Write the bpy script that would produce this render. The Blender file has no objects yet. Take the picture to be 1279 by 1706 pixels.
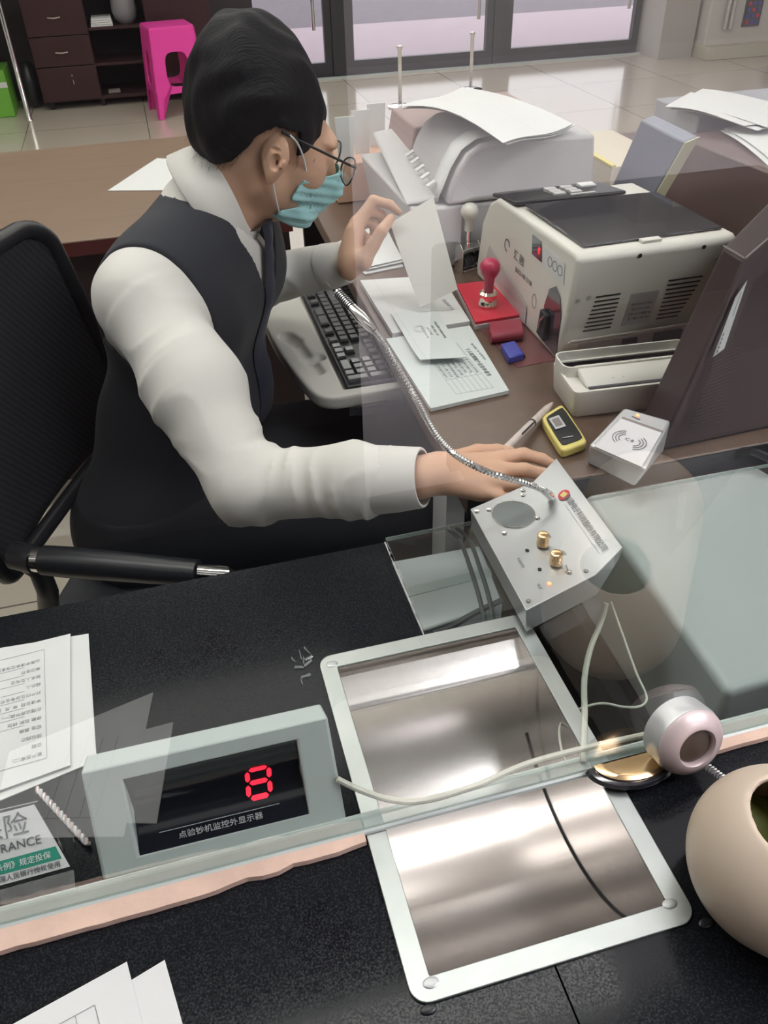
import bpy, bmesh, math, random
import numpy as np
from mathutils import Vector, Matrix
SC = bpy.context.scene
COL = SC.collection
random.seed(7)
PI = math.pi

# ------------------------------------------------------------------ camera, world, exposure
CAM_H = 1.38
FPX = 1368.67                       # focal length in pixels of a 1279x1706 frame
RC = np.array([[0.9645822, -0.18040218, 0.19244798],
               [-0.2627882, -0.59391244, 0.76040145],
               [-0.02288083, -0.78404277, -0.62028494]])
cam = bpy.data.cameras.new('camera'); cam_o = bpy.data.objects.new('camera', cam); COL.objects.link(cam_o)
_r, _d, _f = Vector(RC[:, 0]), Vector(RC[:, 1]), Vector(RC[:, 2])
_m = Matrix((( _r.x, -_d.x, -_f.x, 0), (_r.y, -_d.y, -_f.y, 0), (_r.z, -_d.z, -_f.z, CAM_H), (0, 0, 0, 1)))
cam_o.matrix_world = _m
cam.sensor_fit = 'VERTICAL'; cam.sensor_height = 24.0; cam.lens = FPX / 1706.0 * 24.0
cam.clip_start = 0.02; cam.clip_end = 200
SC.camera = cam_o
SC.view_settings.view_transform = 'Standard'
SC.view_settings.look = 'None'
SC.view_settings.gamma = 1.0
SC.view_settings.use_curve_mapping = False
SC.view_settings.exposure = -0.16
SC.cycles.use_denoising = True
SC.cycles.max_bounces = 14
SC.cycles.transparent_max_bounces = 24
SC.cycles.glossy_bounces = 6
SC.cycles.sample_clamp_indirect = 6.0
SC.cycles.caustics_reflective = False
SC.cycles.caustics_refractive = False

w = bpy.data.worlds.new('sky'); SC.world = w; w.use_nodes = True
w.node_tree.nodes['Background'].inputs[0].default_value = (0.96, 0.92, 0.97, 1)
w.node_tree.nodes['Background'].inputs[1].default_value = 2.2


def at(px, py, z):
    """point of the place on the horizontal level z that a survey ray meets"""
    v = RC @ np.array([px - 640.0, py - 853.0, FPX])
    t = (z - CAM_H) / v[2]
    return Vector((v[0] * t, v[1] * t, z))


# ------------------------------------------------------------------ materials
def _n(nt, kind, **kw):
    n = nt.nodes.new(kind)
    for k, v in kw.items():
        setattr(n, k, v)
    return n


def mat(name, col, rough=0.5, metal=0.0, spec=0.5, bump=None, var=None, emit=None, estr=1.0, coat=0.0, trans=0.0,
        scale3=(1, 1, 1), sheen=0.0, sss=0.0, alpha=1.0):
    m = bpy.data.materials.new(name); m.use_nodes = True; nt = m.node_tree
    b = nt.nodes['Principled BSDF']
    b.inputs['Base Color'].default_value = (*col, 1)
    b.inputs['Roughness'].default_value = rough
    b.inputs['Metallic'].default_value = metal
    b.inputs['Specular IOR Level'].default_value = spec
    b.inputs['Coat Weight'].default_value = coat
    b.inputs['Transmission Weight'].default_value = trans
    b.inputs['Sheen Weight'].default_value = sheen
    b.inputs['Alpha'].default_value = alpha
    if sss:
        b.inputs['Subsurface Weight'].default_value = sss
        b.inputs['Subsurface Radius'].default_value = (0.012, 0.005, 0.003)
        b.inputs['Subsurface Scale'].default_value = 0.6
    if emit:
        b.inputs['Emission Color'].default_value = (*emit, 1); b.inputs['Emission Strength'].default_value = estr
    tc = _n(nt, 'ShaderNodeTexCoord'); mp = _n(nt, 'ShaderNodeMapping'); mp.inputs['Scale'].default_value = scale3
    nt.links.new(tc.outputs['Object'], mp.inputs[0])
    if var:                                   # (scale, amount) gentle mottling of the surface colour
        nz = _n(nt, 'ShaderNodeTexNoise'); nz.inputs['Scale'].default_value = var[0]; nz.inputs['Detail'].default_value = 5
        nt.links.new(mp.outputs[0], nz.inputs[0])
        mx = _n(nt, 'ShaderNodeMix', data_type='RGBA'); mx.blend_type = 'MIX'
        a = tuple(min(1, c * (1 + var[1])) for c in col); d = tuple(c * (1 - var[1]) for c in col)
        mx.inputs[6].default_value = (*d, 1); mx.inputs[7].default_value = (*a, 1)
        nt.links.new(nz.outputs[0], mx.inputs[0]); nt.links.new(mx.outputs[2], b.inputs['Base Color'])
    if bump:                                  # (scale, strength)
        nz = _n(nt, 'ShaderNodeTexNoise'); nz.inputs['Scale'].default_value = bump[0]; nz.inputs['Detail'].default_value = 4
        nt.links.new(mp.outputs[0], nz.inputs[0])
        bp = _n(nt, 'ShaderNodeBump'); bp.inputs['Strength'].default_value = bump[1]; bp.inputs['Distance'].default_value = 0.002
        nt.links.new(nz.outputs[0], bp.inputs['Height']); nt.links.new(bp.outputs[0], b.inputs['Normal'])
    return m


def glass_mat(name, tint, refl, rough=0.0):
    m = bpy.data.materials.new(name); m.use_nodes = True; nt = m.node_tree; nt.nodes.clear()
    out = _n(nt, 'ShaderNodeOutputMaterial'); mx = _n(nt, 'ShaderNodeMixShader')
    tr = _n(nt, 'ShaderNodeBsdfTransparent'); tr.inputs[0].default_value = (*tint, 1)
    gl = _n(nt, 'ShaderNodeBsdfGlossy'); gl.inputs['Roughness'].default_value = rough; gl.inputs[0].default_value = (1, 1, 1, 1)
    fr = _n(nt, 'ShaderNodeFresnel'); fr.inputs[0].default_value = 1.5
    ma = _n(nt, 'ShaderNodeMath', operation='MULTIPLY_ADD'); ma.inputs[1].default_value = refl[1]; ma.inputs[2].default_value = refl[0]
    ma.use_clamp = True
    ge = _n(nt, 'ShaderNodeNewGeometry'); inv = _n(nt, 'ShaderNodeMath', operation='SUBTRACT'); inv.inputs[0].default_value = 1.0
    mu = _n(nt, 'ShaderNodeMath', operation='MULTIPLY')
    nt.links.new(ge.outputs['Backfacing'], inv.inputs[1]); nt.links.new(inv.outputs[0], mu.inputs[1])
    nt.links.new(fr.outputs[0], ma.inputs[0]); nt.links.new(ma.outputs[0], mu.inputs[0]); nt.links.new(mu.outputs[0], mx.inputs[0])
    nt.links.new(tr.outputs[0], mx.inputs[1]); nt.links.new(gl.outputs[0], mx.inputs[2]); nt.links.new(mx.outputs[0], out.inputs[0])
    return m


def granite():
    m = mat('black_granite', (0.012, 0.013, 0.016), 0.16, spec=0.12); nt = m.node_tree; b = nt.nodes['Principled BSDF']
    tc = _n(nt, 'ShaderNodeTexCoord'); v = _n(nt, 'ShaderNodeTexNoise'); v.inputs['Scale'].default_value = 620; v.inputs['Detail'].default_value = 2
    nt.links.new(tc.outputs['Object'], v.inputs[0])
    r = _n(nt, 'ShaderNodeValToRGB'); r.color_ramp.elements[0].position = 0.48; r.color_ramp.elements[1].position = 0.68
    r.color_ramp.elements[0].color = (0.007, 0.008, 0.010, 1); r.color_ramp.elements[1].color = (0.018, 0.019, 0.022, 1)
    nt.links.new(v.outputs[0], r.inputs[0]); nt.links.new(r.outputs[0], b.inputs['Base Color'])
    mr = _n(nt, 'ShaderNodeMapRange'); mr.inputs[1].default_value = 0.40; mr.inputs[2].default_value = 0.62; mr.inputs[3].default_value = 0.08; mr.inputs[4].default_value = 0.26
    nt.links.new(v.outputs[0], mr.inputs[0]); nt.links.new(mr.outputs[0], b.inputs['Roughness'])
    return m


def tiles(name, c1, c2, grout, size, rough):
    m = mat(name, c1, rough); nt = m.node_tree; b = nt.nodes['Principled BSDF']
    tc = _n(nt, 'ShaderNodeTexCoord'); br = _n(nt, 'ShaderNodeTexBrick'); br.offset = 0
    br.inputs['Color1'].default_value = (*c1, 1); br.inputs['Color2'].default_value = (*c2, 1); br.inputs['Mortar'].default_value = (*grout, 1)
    br.inputs['Scale'].default_value = 1; br.inputs['Mortar Size'].default_value = 0.003; br.inputs['Brick Width'].default_value = size; br.inputs['Row Height'].default_value = size
    nt.links.new(tc.outputs['Object'], br.inputs[0]); nt.links.new(br.outputs[0], b.inputs['Base Color'])
    return m


def wood(name, c1, c2, rough=0.4, stretch=(1, 12, 12), scale=6):
    m = mat(name, c1, rough); nt = m.node_tree; b = nt.nodes['Principled BSDF']
    tc = _n(nt, 'ShaderNodeTexCoord'); mp = _n(nt, 'ShaderNodeMapping'); mp.inputs['Scale'].default_value = stretch
    nz = _n(nt, 'ShaderNodeTexNoise'); nz.inputs['Scale'].default_value = scale; nz.inputs['Detail'].default_value = 8
    mx = _n(nt, 'ShaderNodeMix', data_type='RGBA'); mx.inputs[6].default_value = (*c1, 1); mx.inputs[7].default_value = (*c2, 1)
    nt.links.new(tc.outputs['Object'], mp.inputs[0]); nt.links.new(mp.outputs[0], nz.inputs[0])
    nt.links.new(nz.outputs[0], mx.inputs[0]); nt.links.new(mx.outputs[2], b.inputs['Base Color'])
    return m


M = {}
M['granite'] = granite()
M['granite_dark'] = mat('counter_base', (0.012, 0.013, 0.015), 0.5)
M['tile'] = tiles('beige_tile', (0.52, 0.46, 0.38), (0.50, 0.45, 0.375), (0.16, 0.14, 0.12), 0.8, 0.13)
M['tile_lobby'] = tiles('pale_lobby_tile', (0.80, 0.76, 0.77), (0.78, 0.75, 0.76), (0.45, 0.43, 0.43), 0.8, 0.3)
M['desk'] = wood('brown_desk', (0.10, 0.064, 0.046), (0.155, 0.10, 0.074), 0.32, (3, 3, 3), 14)
M['table'] = wood('walnut_table', (0.19, 0.125, 0.085), (0.27, 0.185, 0.13), 0.32, (1.2, 10, 10), 4)
M['table_edge'] = mat('table_edge', (0.035, 0.02, 0.018), 0.45)
M['cab'] = wood('mahogany_cabinet', (0.028, 0.010, 0.012), (0.05, 0.018, 0.02), 0.35, (8, 8, 1), 5)
M['cab_in'] = mat('cabinet_interior', (0.012, 0.010, 0.012), 0.7)
M['steel'] = mat('brushed_steel', (0.66, 0.63, 0.61), 0.26, 1.0, bump=(4, 0.03), scale3=(1.5, 40, 40), var=(2, 0.06))
M['steel_flat'] = mat('satin_steel', (0.46, 0.47, 0.475), 0.42, 0.85, bump=(500, 0.05))
M['flange'] = mat('satin_aluminium', (0.45, 0.48, 0.465), 0.38, 0.85, var=(22, 0.16), bump=(40, .1))
M['chrome'] = mat('chrome', (0.85, 0.85, 0.84), 0.09, 1.0)
M['gold'] = mat('brass', (0.83, 0.60, 0.34), 0.22, 1.0)
M['plastic_grey'] = mat('grey_green_plastic', (0.47, 0.53, 0.51), 0.5)
M['plastic_white'] = mat('cream_plastic', (0.72, 0.70, 0.64), 0.42)
M['plastic_lgrey'] = mat('light_grey_plastic', (0.50, 0.49, 0.49), 0.45)
M['plastic_tray'] = mat('tray_plastic', (0.46, 0.45, 0.41), 0.55, bump=(400, 0.1))
M['pc'] = mat('chassis_grey', (0.52, 0.54, 0.53), 0.4)
M['black'] = mat('black_plastic', (0.013, 0.014, 0.017), 0.35)
M['screen'] = mat('black_screen', (0.006, 0.007, 0.012), 0.12)
M['black_gloss'] = mat('gloss_black', (0.035, 0.035, 0.045), 0.12, spec=0.9, coat=0.5)
M['rubber'] = mat('dark_rubber', (0.02, 0.022, 0.024), 0.6)
M['key'] = mat('key_plastic', (0.016, 0.018, 0.022), 0.3, coat=0.3)
M['paper'] = mat('paper', (0.68, 0.69, 0.68), 0.75)
M['paper_g'] = mat('form_paper', (0.62, 0.67, 0.65), 0.75)
M['paper_cream'] = mat('cream_paper', (0.76, 0.75, 0.69), 0.75)
M['ink'] = mat('grey_ink', (0.13, 0.14, 0.15), 0.7)
M['ink_light'] = mat('pale_ink', (0.38, 0.40, 0.41), 0.7)
M['ink_white'] = mat('white_ink', (0.75, 0.78, 0.77), 0.7)
M['red'] = mat('red_plastic', (0.62, 0.03, 0.06), 0.4)
M['dred'] = mat('dark_red_plastic', (0.30, 0.035, 0.06), 0.4)
M['pinkred'] = mat('crimson_handle', (0.50, 0.04, 0.10), 0.3)
M['blue'] = mat('blue_plastic', (0.06, 0.07, 0.36), 0.35)
M['green'] = mat('sign_green', (0.03, 0.27, 0.19), 0.5)
M['green_box'] = mat('green_carton', (0.16, 0.45, 0.05), 0.5)
M['pink'] = mat('pink_plastic', (0.86, 0.06, 0.40), 0.35, spec=0.4)
M['pink_tint'] = mat('pearl_pink', (0.72, 0.60, 0.60), 0.35, 0.3)
M['silver'] = mat('silver_plastic', (0.60, 0.61, 0.62), 0.35, 0.5)
M['brown_lens'] = mat('lens_brown', (0.10, 0.075, 0.06), 0.15)
M['beige'] = mat('beige_plastic', (0.66, 0.54, 0.43), 0.42)
M['bin_green'] = mat('bin_lining', (0.22, 0.27, 0.07), 0.6)
M['sealant'] = mat('raw_edge_strip', (0.66, 0.47, 0.38), 0.8, var=(30, 0.25), bump=(80, 0.6))
M['silicone'] = mat('silicone_bead', (0.50, 0.56, 0.53), 0.3)
M['wire'] = mat('white_cable', (0.55, 0.56, 0.48), 0.45)
M['wire_dark'] = mat('grey_cable', (0.09, 0.10, 0.095), 0.45)
M['boxbrown'] = mat('dark_box', (0.034, 0.020, 0.020), 0.5, var=(6, 0.12))
M['rim'] = mat('box_rim', (0.22, 0.19, 0.18), 0.5)
M['yellow'] = mat('yellow_rubber', (0.72, 0.62, 0.20), 0.45)
M['navy'] = mat('navy_fabric', (0.012, 0.014, 0.035), 0.6, sheen=0.1)
M['vest'] = mat('charcoal_suiting', (0.012, 0.014, 0.021), 0.8, sheen=0.08, bump=(900, 0.15))
M['trouser'] = mat('black_trouser', (0.009, 0.010, 0.014), 0.85)
M['shirt'] = mat('white_cotton', (0.66, 0.64, 0.60), 0.8, sheen=0.2, bump=(1200, 0.06))
M['skin'] = mat('skin', (0.64, 0.39, 0.265), 0.5, sss=0.15, var=(9, 0.07), bump=(220, 0.08))
M['hair'] = mat('black_hair', (0.006, 0.006, 0.008), 0.55, spec=0.22, bump=(70, 1.0), scale3=(1, 9, 1))
M['ear_in'] = mat('ear_canal', (0.16, 0.05, 0.035), 0.7)
M['mask'] = mat('mask_blue', (0.42, 0.74, 0.76), 0.75, bump=(300, 0.1))
M['mask_white'] = mat('mask_white', (0.78, 0.80, 0.79), 0.8)
M['mesh'] = mat('chair_mesh', (0.013, 0.014, 0.018), 0.7)
M['frame_dark'] = mat('dark_frame', (0.03, 0.03, 0.034), 0.4)
M['wall'] = mat('pale_wall', (0.62, 0.60, 0.58), 0.7)
M['wall_dark'] = mat('dark_panel', (0.03, 0.022, 0.026), 0.5)
M['column'] = mat('column_grey', (0.42, 0.40, 0.37), 0.6)
M['ceil'] = mat('ceiling_white', (0.86, 0.85, 0.84), 0.8)
M['lamp'] = mat('lamp_panel', (0.9, 0.9, 0.9), 0.5, emit=(1.0, 0.97, 0.93), estr=6.5)
M['lamp_strip'] = mat('lamp_strip', (0.9, 0.9, 0.9), 0.5, emit=(1.0, 0.98, 0.95), estr=20)
M['lamp2'] = mat('lamp_panel_cool', (0.9, 0.9, 0.9), 0.5, emit=(0.98, 0.94, 1.0), estr=17)
M['pave'] = mat('pavement', (0.50, 0.41, 0.45), 0.8, var=(3, 0.06))
M['road'] = mat('road', (0.20, 0.175, 0.20), 0.8, var=(14, 0.2))
M['white_metal'] = mat('white_metal', (0.62, 0.60, 0.56), 0.4)
M['atm_panel'] = mat('panel_dark', (0.05, 0.05, 0.06), 0.3)
M['carton'] = mat('white_carton', (0.62, 0.66, 0.65), 0.6, var=(20, 0.06))
M['peach'] = mat('peach_card', (0.70, 0.45, 0.33), 0.6)
M['led_red'] = mat('led_red', (0.9, 0.05, 0.08), 0.4, emit=(1.0, 0.012, 0.035), estr=2.2)
M['led_amber'] = mat('led_amber', (1, 0.3, 0.1), 0.4, emit=(1.0, 0.22, 0.10), estr=3.0)
M['tape'] = mat('clear_tape', (0.45, 0.47, 0.48), 0.08, alpha=0.30)
M['glass'] = glass_mat('partition_glass', (0.965, 0.98, 0.97), (0.105, 0.6))
M['glass_shelf'] = glass_mat('shelf_glass', (0.925, 0.95, 0.945), (0.02, 0.8))
M['glass_edge'] = mat('glass_edge', (0.50, 0.60, 0.56), 0.12, alpha=0.38)
M['door_glass'] = glass_mat('door_glass', (0.93, 0.93, 0.94), (0.01, 0.6))
M['acrylic'] = glass_mat('acrylic', (0.93, 0.96, 0.95), (0.03, 1.0))


# ------------------------------------------------------------------ building helpers
class MB:
    def __init__(s):
        s.bm = bmesh.new()

    def faces(s, vs, fs):
        b = [s.bm.verts.new(v) for v in vs]
        for f in fs:
            try:
                s.bm.faces.new([b[i] for i in f])
            except ValueError:
                pass
        return s

    def box(s, x0, x1, y0, y1, z0, z1, mtx=None):
        vs = [Vector((x, y, z)) for z in (z0, z1) for y in (y0, y1) for x in (x0, x1)]
        if mtx: vs = [mtx @ v for v in vs]
        return s.faces(vs, [(0, 2, 3, 1), (4, 5, 7, 6), (0, 1, 5, 4), (2, 6, 7, 3), (0, 4, 6, 2), (1, 3, 7, 5)])

    def hexa(s, lo, hi):
        """eight corners: lower quad then upper quad, same turning order"""
        return s.faces([Vector(v) for v in list(lo) + list(hi)],
                       [(3, 2, 1, 0), (4, 5, 6, 7), (0, 1, 5, 4), (1, 2, 6, 5), (2, 3, 7, 6), (3, 0, 4, 7)])

    def prism(s, pts, off, mtx=None):
        """polygon pts (3D) swept by vector off"""
        a = [Vector(p) for p in pts]; o = Vector(off); n = len(a); vs = a + [p + o for p in a]
        if mtx: vs = [mtx @ v for v in vs]
        return s.faces(vs, [tuple(range(n))[::-1], tuple(range(n, 2 * n))] + [(i, (i + 1) % n, n + (i + 1) % n, n + i) for i in range(n)])

    def rings(s, rings, cap=True, close=True):
        n = len(rings[0]); vs = [Vector(p) for r in rings for p in r]; fs = []
        for i in range(len(rings) - 1):
            for j in range(n if close else n - 1):
                k = (j + 1) % n
                fs.append((i * n + j, i * n + k, (i + 1) * n + k, (i + 1) * n + j))
        if cap:
            fs += [tuple(range(n))[::-1], tuple(range((len(rings) - 1) * n, len(rings) * n))]
        return s.faces(vs, fs)

    def tube(s, pts, r, n=10, cap=True):
        pts = [Vector(p) for p in pts]; rs = r if hasattr(r, '__len__') else [r] * len(pts)
        t0 = (pts[1] - pts[0]).normalized(); u = t0.orthogonal().normalized(); rings = []
        for i, p in enumerate(pts):
            t = (pts[min(i + 1, len(pts) - 1)] - pts[max(i - 1, 0)]).normalized()
            u = (u - t * u.dot(t)).normalized(); v = t.cross(u)
            rings.append([p + (u * math.cos(2 * PI * k / n) + v * math.sin(2 * PI * k / n)) * rs[i] for k in range(n)])
        return s.rings(rings, cap)

    def lathe(s, prof, o=(0, 0, 0), axis=(0, 0, 1), n=28):
        a = Vector(axis).normalized(); u = a.orthogonal().normalized(); v = a.cross(u); o = Vector(o)
        return s.rings([[o + a * z + (u * math.cos(2 * PI * k / n) + v * math.sin(2 * PI * k / n)) * max(r, 1e-5) for k in range(n)] for r, z in prof])

    def ell(s, c, rad, mtx=None, n=16):
        m4 = Matrix.Translation(Vector(c)) @ (mtx or Matrix.Identity(4)) @ Matrix.Diagonal((*rad, 1))
        bmesh.ops.create_uvsphere(s.bm, u_segments=n, v_segments=max(6, n // 2), radius=1, matrix=m4)
        return s

    def build(s, name, m, parent=None, world=False, smooth=False, bevel=0, seg=2, sub=0, angle=40):
        bmesh.ops.recalc_face_normals(s.bm, faces=s.bm.faces[:])
        me = bpy.data.meshes.new(name)
        if parent is not None and world:
            s.bm.transform(pmat(parent).inverted())
        s.bm.to_mesh(me); s.bm.free()
        return link(name, me, m, parent, smooth, bevel, seg, sub, angle)


def pmat(o):
    mm = Matrix.Identity(4)
    while o is not None:
        mm = Matrix.LocRotScale(o.location, o.rotation_euler, None) @ mm
        o = o.parent
    return mm


def link(name, me, m, parent=None, smooth=False, bevel=0, seg=2, sub=0, angle=40):
    ms = m if isinstance(m, (list, tuple)) else [m]
    for q in ms: me.materials.append(M[q] if isinstance(q, str) else q)
    o = bpy.data.objects.new(name, me); COL.objects.link(o)
    if parent is not None: o.parent = parent
    if bevel:
        b = o.modifiers.new('b', 'BEVEL'); b.width = bevel; b.segments = seg; b.limit_method = 'ANGLE'; b.angle_limit = math.radians(35)
    if sub:
        b = o.modifiers.new('s', 'SUBSURF'); b.levels = sub; b.render_levels = sub
    if smooth or bevel:
        me.polygons.foreach_set('use_smooth', [True] * len(me.polygons))
        if not sub:
            try:
                me.set_sharp_from_angle(angle=math.radians(angle))
            except Exception:
                pass
    return o


def thing(name, label, cat, loc=(0, 0, 0), rz=0.0, group=None):
    o = bpy.data.objects.new(name, None); COL.objects.link(o); o.empty_display_size = 0.05
    o.location = loc; o.rotation_euler = (0, 0, rz); o['label'] = label; o['category'] = cat
    if group: o['group'] = group
    return o


def tag(o, label, cat, group=None):
    o['label'] = label; o['category'] = cat
    if group: o['group'] = group
    return o


def struct(o):
    o['kind'] = 'structure'; return o


def text(name, body, size, m, mtx, parent, align='CENTER', thick=0.0001, f=None):
    """flat printed lettering: mtx maps text x,y,z into the parent's space"""
    cu = bpy.data.curves.new(name, 'FONT'); cu.body = body; cu.size = size; cu.align_x = align; cu.align_y = 'CENTER'
    cu.resolution_u = 3; cu.extrude = thick
    t = bpy.data.objects.new('tmp', cu); COL.objects.link(t)
    dg = bpy.context.evaluated_depsgraph_get(); dg.update()
    me = bpy.data.meshes.new_from_object(t.evaluated_get(dg))
    bpy.data.objects.remove(t); me.materials.clear()
    me.transform(mtx)
    if f:
        for v in me.vertices: v.co = f(v.co)
    me.name = name
    return link(name, me, m, parent)


def basis(o, x, y):
    x = Vector(x).normalized(); z = x.cross(Vector(y)).normalized(); y = z.cross(x)
    o = Vector(o)
    return Matrix(((x.x, y.x, z.x, o.x), (x.y, y.y, z.y, o.y), (x.z, y.z, z.z, o.z), (0, 0, 0, 1)))


def catmull(P, n=6):
    P = [Vector(p) for p in P]; out = []
    for i in range(len(P) - 1):
        a, b, c, d = P[max(i - 1, 0)], P[i], P[i + 1], P[min(i + 2, len(P) - 1)]
        for k in range(n):
            t = k / n
            out.append(0.5 * ((2 * b) + (c - a) * t + (2 * a - 5 * b + 4 * c - d) * t * t + (3 * b - a - 3 * c + d) * t ** 3))
    out.append(P[-1]); return out


def sheet(name, corners, m, parent=None, thick=0.0006, curl=None, n=8, loc=None):
    """a sheet of paper through four corners, with curl(u, v) lifting it along its normal"""
    a, b, c, d = [Vector(p) for p in corners]
    nrm = (b - a).cross(d - a).normalized()
    if nrm.z < 0: nrm = -nrm
    mb = MB(); top, bot = [], []
    for j in range(n + 1):
        for i in range(n + 1):
            u, v = i / n, j / n
            p = (a * (1 - u) + b * u) * (1 - v) + (d * (1 - u) + c * u) * v
            if curl: p = p + nrm * curl(u, v)
            top.append(p + nrm * thick); bot.append(p)
    N = n + 1; fs = []
    for j in range(n):
        for i in range(n):
            q = (j * N + i, j * N + i + 1, (j + 1) * N + i + 1, (j + 1) * N + i)
            fs.append(q); fs.append(tuple(len(top) + k for k in q[::-1]))
    edge = [i for i in range(n)] + [j * N + n for j in range(n)] + [n * N + n - i for i in range(n)] + [(n - j) * N for j in range(n)]
    for k in range(len(edge)):
        p, q = edge[k], edge[(k + 1) % len(edge)]; fs.append((q, p, len(top) + p, len(top) + q))
    mb.faces(top + bot, fs)
    return mb.build(name, m, parent, world=parent is not None, smooth=True)


# ---- signed-distance modelling for organic shapes
def s_rc(p, a, b, ra, rb):
    a = np.array(a, float); b = np.array(b, float); ba = b - a; l = ba @ ba
    t = np.clip(((p - a) @ ba) / l, 0, 1)
    return np.linalg.norm(p - a - t[:, None] * ba, axis=1) - (ra + (rb - ra) * t)


def s_el(p, c, r, R=None):
    q = p - np.array(c, float)
    if R is not None: q = q @ np.array(R)
    r = np.array(r, float); k0 = np.linalg.norm(q / r, axis=1); k1 = np.linalg.norm(q / (r * r), axis=1) + 1e-9
    return k0 * (k0 - 1.0) / k1


def smin(a, b, k):
    h = np.clip(0.5 + 0.5 * (b - a) / k, 0, 1)
    return b * (1 - h) + a * h - k * h * (1 - h)


def smax(a, b, k): return -smin(-a, -b, k)


def nets(fn, lo, hi, h):
    """surface nets over the field fn, block by block; returns a mesh"""
    lo = np.array(lo, float); n = np.ceil((np.array(hi, float) - lo) / h).astype(int) + 1
    F = np.full(n, 1.0, np.float32); B = 14
    for i in range(0, n[0], B):
        for j in range(0, n[1], B):
            for k in range(0, n[2], B):
                e = np.minimum(np.array([i, j, k]) + B, n)
                c = lo + (np.array([i, j, k]) + e) * 0.5 * h
                d = fn(c[None])[0]
                if abs(d) > B * h * 1.35 + 0.01:
                    F[i:e[0], j:e[1], k:e[2]] = np.sign(d); continue
                g = np.stack(np.meshgrid(*[np.arange(s, t) for s, t in zip((i, j, k), e)], indexing='ij'), -1).reshape(-1, 3)
                F[i:e[0], j:e[1], k:e[2]] = fn(lo + g * h).reshape(e - np.array([i, j, k]))
    S = F < 0
    c = n - 1; acc = np.zeros((*c, 3), np.float32); cnt = np.zeros(c, np.float32)
    for ax in range(3):
        for o1 in (0, 1):
            for o2 in (0, 1):
                oth = [a for a in range(3) if a != ax]
                s0 = [None] * 3; s1 = [None] * 3
                s0[ax] = slice(0, c[ax]); s1[ax] = slice(1, n[ax])
                for a, oo in zip(oth, (o1, o2)):
                    s0[a] = s1[a] = slice(oo, oo + c[a])
                f0, f1 = F[tuple(s0)], F[tuple(s1)]
                x = (f0 < 0) != (f1 < 0)
                t = np.where(x, f0 / np.where(x, f0 - f1, 1), 0)
                cnt += x
                acc[..., ax] += np.where(x, t, 0)
                acc[..., oth[0]] += x * o1; acc[..., oth[1]] += x * o2
    ok = cnt > 0; idx = np.full(c, -1, np.int64); idx[ok] = np.arange(ok.sum())
    ijk = np.argwhere(ok)
    V = lo + (ijk + acc[ok] / cnt[ok][:, None]) * h
    Q = []
    for ax in range(3):
        b_, c_ = [(1, 2), (2, 0), (0, 1)][ax]
        s0 = [slice(1, n[a] - 1) for a in range(3)]; s0[ax] = slice(0, c[ax]); s1 = list(s0); s1[ax] = slice(1, n[ax])
        x = S[tuple(s0)] != S[tuple(s1)]; pos = np.argwhere(x)
        pos[:, [a for a in range(3) if a != ax]] += 1
        ins = S[tuple(pos.T)]
        def g(db, dc):
            q = pos.copy(); q[:, b_] -= db; q[:, c_] -= dc
            return idx[tuple(q.T)]
        q = np.stack([g(1, 1), g(0, 1), g(0, 0), g(1, 0)], 1)
        q[~ins] = q[~ins][:, ::-1]
        Q.append(q)
    Q = np.concatenate(Q); Q = Q[(Q >= 0).all(1)]
    return V, Q


def netmesh(name, fn, lo, hi, h, m, parent=None, relax=0):
    V, Q = nets(fn, lo, hi, h)
    if parent is not None:
        o = np.array(pmat(parent).translation); V = V - o
    me = bpy.data.meshes.new(name)
    me.vertices.add(len(V)); me.vertices.foreach_set('co', V.astype(np.float32).ravel())
    me.loops.add(len(Q) * 4); me.loops.foreach_set('vertex_index', Q.astype(np.int32).ravel())
    me.polygons.add(len(Q)); me.polygons.foreach_set('loop_start', np.arange(len(Q), dtype=np.int32) * 4)
    me.polygons.foreach_set('use_smooth', [True] * len(Q))
    me.update(calc_edges=True); me.validate()
    for q in (m if isinstance(m, (list, tuple)) else [m]): me.materials.append(M[q])
    o = bpy.data.objects.new(name, me); COL.objects.link(o)
    if parent is not None: o.parent = parent
    if relax:
        r = o.modifiers.new('r', 'SMOOTH'); r.factor = 0.5; r.iterations = relax
    return o

# ================================================================== the setting
def sbox(name, m, *a, bevel=0):
    return struct(MB().box(*a).build(name, m, bevel=bevel))


sbox('floor', 'tile', -3.6, 6.5, 0.33, 7.45, -0.06, 0.0)
sbox('floor_lobby', 'tile_lobby', -3.6, 6.5, -7.0, 0.33, -0.06, 0.0)
sbox('ceiling', 'ceil', -3.6, 6.5, -7.0, 7.5, 3.0, 3.06)
sbox('wall_left', 'wall', -3.7, -3.6, -7.0, 7.5, 0, 3.0)
sbox('wall_right', 'wall', 6.5, 6.6, -7.0, 7.5, 0, 3.0)
sbox('wall_lobby', 'wall', -3.6, 6.5, -7.1, -7.0, 0, 3.0)
sbox('column_blocker', 'wall_dark', -2.6, 0.30, -1.5, -0.62, 0, 3.0)  # unseen dark column added to keep lobby haze off the glass's left part
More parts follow.
